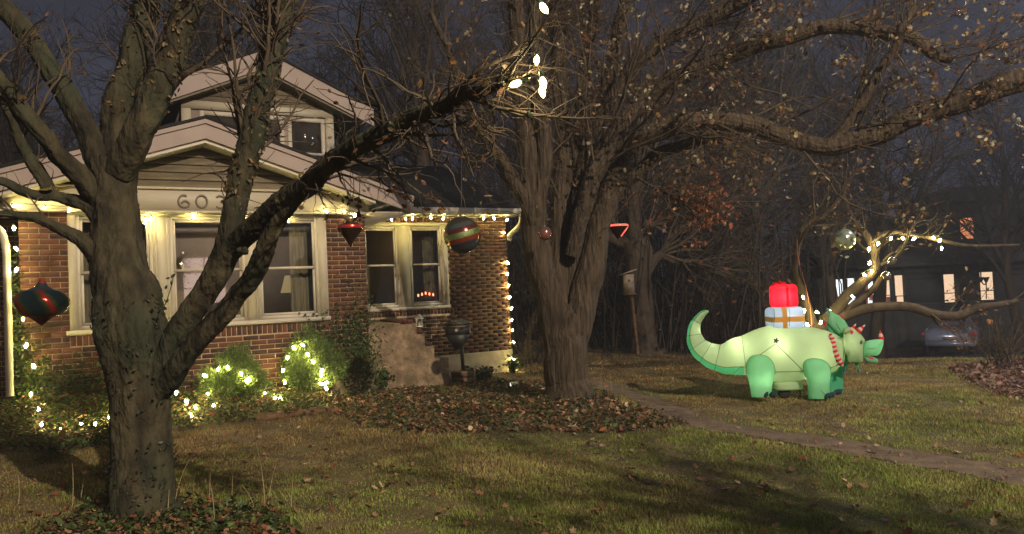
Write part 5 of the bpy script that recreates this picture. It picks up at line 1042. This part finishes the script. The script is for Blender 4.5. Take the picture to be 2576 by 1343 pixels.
# ------------------------------------------------------------------ neighbour house
HYn = 36.0; un = HYn/F
PN = lambda x, y, off=0.: pt(x/1.5541, y/1.5541, HYn)+np.array([0, off, 0])
M['nwall'] = mat('neighbour_wall', (.055, .06, .062), rough=.9, var=.2, scale=2); M['warm_room'] = mat('lit_room_wall', (.7, .55, .4), em=(1, .66, .46), ems=1.5, var=.1, scale=2); M['cool_room'] = mat('lit_porch_room', (.7, .7, .75), em=(.85, .9, 1), ems=2.4, var=.6, scale=3, stretch=(9, 1, .6))
nh0 = PN(3700, 1350); nh = thing('neighbour_house', (nh0[0], nh0[1], zg(nh0)), 'dark neighbouring house with a row of lit windows beyond the driveway', 'house')
zb2 = zg(nh0)-.6
xw = lambda x: PN(x, 1120)[0]; wins2 = [(3264, 3302, 1092, 1218, 'c'), (3309, 3349, 1088, 1208, 'c'), (3380, 3421, 1100, 1192, 'c'), (3443, 3486, 1082, 1190, 'w'), (3496, 3538, 1076, 1197, 'w'), (3687, 3741, 1072, 1182, 'w'), (3829, 3894, 1063, 1172, 'w')]
holes = []
for a, e, t, bo_, k in wins2: holes.append((xw(a), xw(e), PN((a+e)/2, bo_)[2], PN((a+e)/2, t)[2]))
x0, x1 = xw(3238), xw(4300); ztop = PN(3600, 1035)[2]+.1; fn = lambda x, o, z: np.array([x, HYn-o, z])
b = MB(); rect_with_holes(b, x0, x1, zb2, ztop, holes, -.25, 0, fn); b.box((x0, -8, zb2), (x0+.2, -.25, ztop), fn); b.obj('wall', M['nwall'], nh)
for (a, e, z0, z1), w2 in zip(holes, wins2):
    b = MB(); b.box((a-.07, 0, z0-.07), (a, .05, z1+.07), fn); b.box((e, 0, z0-.07), (e+.07, .05, z1+.07), fn); b.box((a, 0, z1), (e, .05, z1+.07), fn); b.box((a, 0, z0-.07), (e, .06, z0), fn); zm = z0+(z1-z0)*.33; b.box((a, -.1, zm-.02), (e, -.02, zm+.02), fn); w = b.obj('window', M['nwall'], nh)
    MB().add([fn(a, -.12, z0), fn(e, -.12, z0), fn(e, -.12, z1), fn(a, -.12, z1)], np.array([(0, 1, 2, 3)])).obj('pane', M['glass'], w)
    jj = .03*len(w2)+.02*wins2.index(w2); MB().box((a-.1, -1.3-jj, z0-.2), (e+1.0, -1.25-jj, z1+.35), fn).obj('room_wall', M['warm_room' if w2[4] == 'w' else 'cool_room'], nh)
M['sil'] = mat('dark_furniture', (.05, .03, .025), rough=.7); M['redchair'] = mat('red_drape', (.3, .08, .06), em=(.8, .25, .18), ems=.25, rough=.8)
def sil(nm, P, r, m='sil', par=None): MB().tube(np.array(P), r, 5).obj(nm, M[m], par or nh)
ch = thing('chandelier', PN(3858, 1090, .5), 'dark chandelier with three cup shades seen in the rightmost lit window', 'chandelier')
q_ = lambda x, y: PN(3550+x/3.358, 950+y/3.358, .5)
for P in ([(1035, 375), (1037, 470)], [(965, 500), (975, 540), (1000, 545), (1030, 500)], [(1105, 490), (1100, 535), (1075, 540), (1040, 500)]): sil('arm', smoothline([q_(*p) for p in P], 4) if len(P) > 2 else [q_(*p) for p in P], .03, par=ch)
for x in (965, 1035, 1108): MB().lathe(q_(x, 515), [(0, 0), (.05, 0), (.16, .26), (0, .26)], sides=10).obj('shade', M['sil'], ch)
pf = thing('floor_lamp', q_(1108, 660), 'thin floor lamp standing in the rightmost lit window', 'lamp'); sil('pole', [q_(1108, 490), q_(1108, 735)], .025, par=pf)
pc2 = thing('wall_picture', q_(1028, 595), 'small grey picture on the wall behind the chandelier', 'picture'); c = q_(1028, 595); MB().box((c[0]-.28, c[1]+.9, c[2]-.13), (c[0]+.28, c[1]+.95, c[2]+.13), None).obj('frame', M['grey_wood'], pc2)
pc3 = thing('cabinet', q_(490, 700), 'tall dark cabinet seen in the second lit window from the right', 'cabinet')
c = q_(490, 560); MB().box((c[0]-.28, c[1], c[2]-1.3), (c[0]+.1, c[1]+.3, c[2]+.45), None).obj('carcass', M['sil'], pc3); MB().box((c[0]+.1, c[1]+.02, c[2]-1.3), (c[0]+.16, c[1]+.3, c[2]-.2), None).obj('side', M['wood'], pc3)
pc4 = thing('framed_picture', q_(602, 590), 'framed picture on the pale wall in the second lit window from the right', 'picture'); c = q_(602, 590)
for a in ((-.3, -.27), (.24, .27)): MB().box((c[0]+a[0], c[1]+.8, c[2]-.45), (c[0]+a[1], c[1]+.85, c[2]+.42), None).obj('frame', M['sil'], pc4)
MB().box((c[0]-.27, c[1]+.8, c[2]+.39), (c[0]+.24, c[1]+.85, c[2]+.42), None).obj('frame', M['sil'], pc4)
pc5 = thing('sofa', PN(3500, 1160, .8), 'dark red sofa seen in the two middle lit windows', 'sofa')
for a in ((3443, 3486, 1150, 1176), (3505, 3538, 1160, 1195)):
    p0, p1_ = PN(a[0], a[3], .8), PN(a[1], a[2], .8); MB().box((p0[0], p0[1], p0[2]), (p1_[0], p0[1]+.4, p1_[2]), None).obj('seat_back', M['redchair'], pc5)
for i, x in enumerate((3327, 3408)):
    dr_ = thing('drape', PN(x, 1190, .6), ['rust coloured drape in the second lit window from the left', 'rust coloured drape in the third lit window from the left'][i], 'curtain'); n_ = 14; sx_ = np.linspace(-6, 12, n_); yy = (1090, 1215)
    MB().add([PN(x+a, y_, .6+.06*math.sin(a*2)) for a in sx_*.6 for y_ in yy], np.array([(2*k, 2*k+2, 2*k+3, 2*k+1) for k in range(n_-1)])).obj('fabric', M['redchair'], dr_)
# roof with orange lit upstairs window
za = ztop; b = MB(); V = [fn(x0-.5, .6, za), fn(x1, .6, za), fn(x1, -5, za+2.6), fn(x0+4, -5, za+2.6), fn(x0-.5, -8, za)]; V += [v-np.array([0, 0, .15]) for v in V]
b.add(V, [np.array([(0, 1, 2, 3), (5, 8, 7, 6), (0, 5, 6, 1), (0, 3, 8, 5)]), np.array([(0, 4, 3)])]); b.obj('roof', M['nwall'], nh)
b = MB(); b.box((x0-.5, .6, za-.16), (x1, .72, za-.02), fn); b.obj('gutter', M['nwall'], nh)
b = MB(); zu = PN(3783, 940)[2]; b.box((xw(3700), -3.5, za), (xw(4300), -1.2, za+3.0), fn); b.obj('upper_storey', M['nwall'], nh)
b = MB(); b.prism([(xw(3700)-.4, za+3.0), (xw(4340), za+3.0), (xw(4340), za+3.7), (xw(3800), za+3.7)], -4, -.9, fn); b.obj('roof', M['nwall'], nh)
c = PN(3780, 892); M['orange_win'] = mat('orange_window', (.6, .25, .1), em=(1, .35, .15), ems=.8, var=.5, scale=5); sc_ = (HYn+1.15)/HYn
b = MB(); b.box((c[0]*sc_-.32, -1.19, c[2]*sc_-.52), (c[0]*sc_+.32, -1.16, c[2]*sc_+.52), fn); w = b.obj('window', M['orange_win'], nh)
MB().tube([fn(x0-.05, .1, za-.1), fn(x0-.05, .1, zb2)], .06, 6).obj('downspout', M['grey_wood'], nh)

# ------------------------------------------------------------------ parked car
CY = 29.0; cc_ = pt(2390, 862, CY); cz = zg((cc_[0], CY)); car = thing('parked_car', (cc_[0], CY, cz), 'silver blue car seen from behind, parked on the dark driveway', 'car')
M['paint'] = mat('car_paint', (.24, .28, .40), rough=.25, metal=.3, spec=.6, var=.05); M['cglass'] = mat('car_glass', (.10, .10, .14), rough=.06, spec=.8, var=.2, scale=3); M['tail'] = mat('tail_lamp', (.4, .02, .02), rough=.2, em=(1, .05, .05), ems=.05); M['tyre'] = mat('tyre', (.02, .02, .02), rough=.9); M['chrome'] = mat('chrome', (.6, .6, .62), rough=.2, metal=.9)
zc = float(pt(2390, 848, CY)[2])-.62; cya = math.atan2(cc_[0], CY)+.05; fc = lambda x, y, z: np.array([cc_[0]+x*math.cos(cya)+y*math.sin(cya), CY-x*math.sin(cya)+y*math.cos(cya), zc+z])
sec = [(0, .35, .78, .86, .80), (.15, .28, .90, .92, .88), (.9, .22, .98, .93, .90), (2.2, .22, .98, .93, .90), (3.4, .22, .92, .93, .90), (4.2, .25, .80, .90, .86), (4.55, .35, .65, .80, .76)]
V = []; ns = 12
for y, zl, zh, wl, wh in sec:
    for a in np.linspace(0, 2*np.pi, ns, endpoint=False):
        ca, sa = math.cos(a+.26), math.sin(a+.26); X = math.copysign(abs(ca)**.35, ca)*wl; Zz = (zl+zh)/2+math.copysign(abs(sa)**.45, sa)*(zh-zl)/2; V.append(fc(X, y, Zz))
b = MB(); b.add(V, [np.array([(i*ns+j, i*ns+(j+1) % ns, (i+1)*ns+(j+1) % ns, (i+1)*ns+j) for i in range(len(sec)-1) for j in range(ns)]), np.array([tuple(range(ns))[::-1]]), np.array([tuple(range((len(sec)-1)*ns, len(sec)*ns))])]); b.obj('body', M['paint'], car, smooth=False)
def fru(a, c, za_, zb_, y0, y1, y2, y3): return [fc(-a, y0, za_), fc(a, y0, za_), fc(a, y3, za_), fc(-a, y3, za_), fc(-c, y1, zb_), fc(c, y1, zb_), fc(c, y2, zb_), fc(-c, y2, zb_)]
b = MB(); b.add(fru(.80, .62, .93, 1.38, .55, 1.15, 2.4, 3.1), np.array([(0, 1, 5, 4), (1, 2, 6, 5), (2, 3, 7, 6), (3, 0, 4, 7)])); b.obj('window_glass', M['cglass'], car)
b = MB(); b.add(fru(.64, .56, 1.375, 1.43, 1.12, 1.3, 2.2, 2.42), np.array([(0, 1, 5, 4), (1, 2, 6, 5), (2, 3, 7, 6), (3, 0, 4, 7), (4, 5, 6, 7)])); b.obj('roof', M['paint'], car)
for s_ in (-1, 1):
    b = MB(); b.box((s_*.82-.14, -.035, .66), (s_*.82+.08*s_, .05, .80), fc); b.obj('tail_light', M['tail'], car)
    for y in (.85, 3.55):
        w = MB().lathe(fc(s_*.80, y, .0), [(.20, -.1), (.32, -.1), (.33, 0), (.32, .1), (.20, .1)], (1, 0, 0), 20).obj('wheel', M['tyre'], car, smooth=True); MB().lathe(fc(s_*.80, y, .0), [(0, -.06), (.20, -.09), (.20, .09), (0, .06)], (1, 0, 0), 12).obj('rim', M['chrome'], w)
b = MB(); b.box((-.86, -.08, .28), (.86, .02, .46), fc); b.obj('bumper', M['paint'], car); b = MB(); b.box((-.80, -.06, .47), (.80, -.03, .485), fc); b.obj('trim', M['chrome'], car); b = MB(); b.box((-.24, -.05, .53), (.24, -.01, .64), fc); b.obj('number_plate', M['grey_wood'], car)
# right edge: bare shrub and stake
def bare_shrub(label, c, h, n, seed, name='bare_shrub'):
    rs = R_(seed); zb = zg(c); root = thing(name, (c[0], c[1], zb), label, 'shrub'); S = np.tile(np.array([c[0], c[1], zb]), (n, 1))+rs.randn(n, 3)*np.array([.12, .12, 0]); d = rs.randn(n, 2)*.3
    P = np.stack([S+np.stack([d[:, 0]*t*h*(.6+.6*t), d[:, 1]*t*h*.6, h*t*(.6+.4*np.abs(np.sin(np.arange(n))))], 1) for t in (0, .3, .6, 1)], 1); R = np.linspace(.012, .004, 4)[None]*np.ones((n, 1)); b = MB(); tubes(b, P, R, 4)
    p2, q2 = grow(rs, P, R, n*9, h*.35, 5, up=.2, spread=.9, wob=.2); tubes(b, p2, q2, 3, .003); b.obj('stems', M['twig'], root, kind='stuff')
bare_shrub('bare twiggy shrub at the right edge of the lawn near the leaf drift', pt(2520, 900, 13.5), 1.1, 22, 701)
bare_shrub('thin bare saplings just right of the brick wing corner', pt(1352, 885, 17), 1.5, 10, 702); bare_shrub('pale thin sapling close beside the lit wing corner', pt(1318, 905, 15.4), 1.2, 7, 703)
hy = thing('dried_flower', pt(2487, 850, 14.5), 'single dried flower head on a bare stalk near the right edge', 'plant'); M['dry'] = mat('dry_flower', (.3, .14, .06), rough=.9)
MB().tube(smoothline([pt(2492, 925, 14.5), pt(2489, 860, 14.5), pt(2487, 815, 14.5)], 5), .008, 4).obj('stalk', M['twig'], hy); MB().superell(pt(2488, 810, 14.5), (.06, .05, .06), .8, None, 10, 7).obj('flower_head', M['dry'], hy)

# ------------------------------------------------------------------ street lamps outside the frame
def street_lamp(loc, lab, col, e):
    z = zg(loc); root = thing('street_lamp', (loc[0]+.9, loc[1], z), lab, 'street lamp'); x, y, h = loc
    MB().tube(smoothline([(x+.9, y, z), (x+.9, y, h-.6), (x+.86, y, h+.1), (x+.5, y, h+.42), (x+.15, y, h+.32)], 6), .06, 10).obj('post', M['metal_dark'], root)
    MB().lathe((x, y, h), [(.0, .34), (.08, .34), (.14, .26), (.22, .16), (.23, .15)], sides=20).obj('hood', M['metal_dark'], root, smooth=True)
    m = mat('lamp_face', (.9, .9, .9), em=col, ems=e); MB().lathe((x, y, h), [(0, .24), (.12, .24), (.12, .27)], sides=16).obj('lens', m, root)
street_lamp(LAMP1, 'lit street lamp on the pavement side behind the viewer', (1, .76, .66), 40)
L2P = pt(2790, -90, 12.5); pointlight('street_lamp_light', [float(v) for v in L2P], 1100, (.75, .85, 1), .1)
street_lamp([float(v) for v in L2P], 'cool white street lamp just beyond the upper right of the view', (.75, .85, 1), 30)
# ------------------------------------------------------------------ thin night haze
hm = bpy.data.materials.new('haze'); hm.use_nodes = True; n = hm.node_tree.nodes; n.remove(n['Principled BSDF']); v = n.new('ShaderNodeVolumePrincipled'); v.inputs['Color'].default_value = (.82, .86, 1, 1); v.inputs['Density'].default_value = .0024; v.inputs['Anisotropy'].default_value = .2
hm.node_tree.links.new(v.outputs[0], n['Material Output'].inputs['Volume'])
MB().box((-160, -25, -6), (160, 240, 22)).obj('haze', hm, kind='stuff', label='thin night haze over the whole yard')
SC.cycles.volume_bounces = 0

# bare tree added outside the frame so its crown dapples the lamp light on the lawn
root = thing('dapple_tree', (5.4, -1.3, zg((5.4, -1.3))), 'unseen bare tree added beside the viewer to dapple the lamp light on the lawn', 'tree')
rs = R_(801); P = np.stack([5.4+np.linspace(0, -.2, 9), -1.3+np.linspace(0, .2, 9), np.linspace(-1.8, 4.2, 9)], 1); Rr = np.linspace(.13, .05, 9); MB().tube(P, Rr, 12, rough=.06).obj('trunk', M['bark'], root, smooth=True)
p1, q1 = grow(rs, P[None], Rr[None], 26, 2.6, 8, up=.5, out=-.02, spread=.9, wob=.14, taper=.5, tmin=.45); b = MB(); tubes(b, p1, q1, 6, .012); p2, q2 = grow(rs, p1, q1, 170, 1.2, 6, spread=.9, wob=.2, taper=.6); tubes(b, p2, q2, 4, .004)
p3, q3 = grow(rs, p2, q2, 600, .5, 5, spread=.9, wob=.25, taper=.7); tubes(b, p3, q3*.7, 3, .002); b.obj('twigs', M['twig'], root, kind='stuff')
P = pick_leaves(rs, p3, 110); P = (P[:, None]+rs.randn(len(P), 6, 3)*.05).reshape(-1, 3); leafset('leaves', P, rs.randn(len(P), 3), .022+.03*rs.rand(len(P)), palette(rs, len(P), BROWN), M['leaf'], 802, root, kind='stuff')

# lit house added unseen behind the viewer, only for the front windows to mirror
oh = thing('reflection_house', (13.2, -14.3, zg((13.2, -14.3))), 'unseen pale house with one glowing window, added behind the viewer for the front panes to mirror', 'house')
fo = lambda x, y, z: np.array([13.2+x*.81-y*.585, -14.3+x*.585+y*.81, z])
M['opp'] = mat('opposite_wall', (.4, .34, .3), rough=.9); M['opp_lit'] = mat('reflection_window_glow', (.9, .7, .6), em=(1, .72, .62), ems=4.5, var=.5, scale=3)
MB().box((-5, -.6, -1.9), (5, -.3, 3.6), fo).obj('wall', M['opp'], oh); MB().box((-5.3, -.8, 3.6), (5.3, .1, 3.8), fo).obj('eave', M['opp'], oh)
w = MB().box((-1.0, -.28, .0), (1.0, -.2, 2.3), fo).obj('window', M['opp_lit'], oh)
for x in (-1.04, -.03, .98): MB().box((x, -.2, -.05), (x+.06, -.14, 2.35), fo).obj('bar', M['opp'], w)
for z in (.75, 1.55): MB().box((-1.04, -.2, z), (1.04, -.15, z+.05), fo).obj('bar', M['opp'], w)

MB().tube([dz(1115, 930, -.3), dz(1200, 1025, -.36), dz(1292, 1122, -.42)], .003, 4).obj('tether', M['seam'], dino); MB().tube([dz(600, 900, -.2), dz(500, 1010, -.4), dz(390, 1120, -.6)], .003, 4).obj('tether', M['seam'], dino)
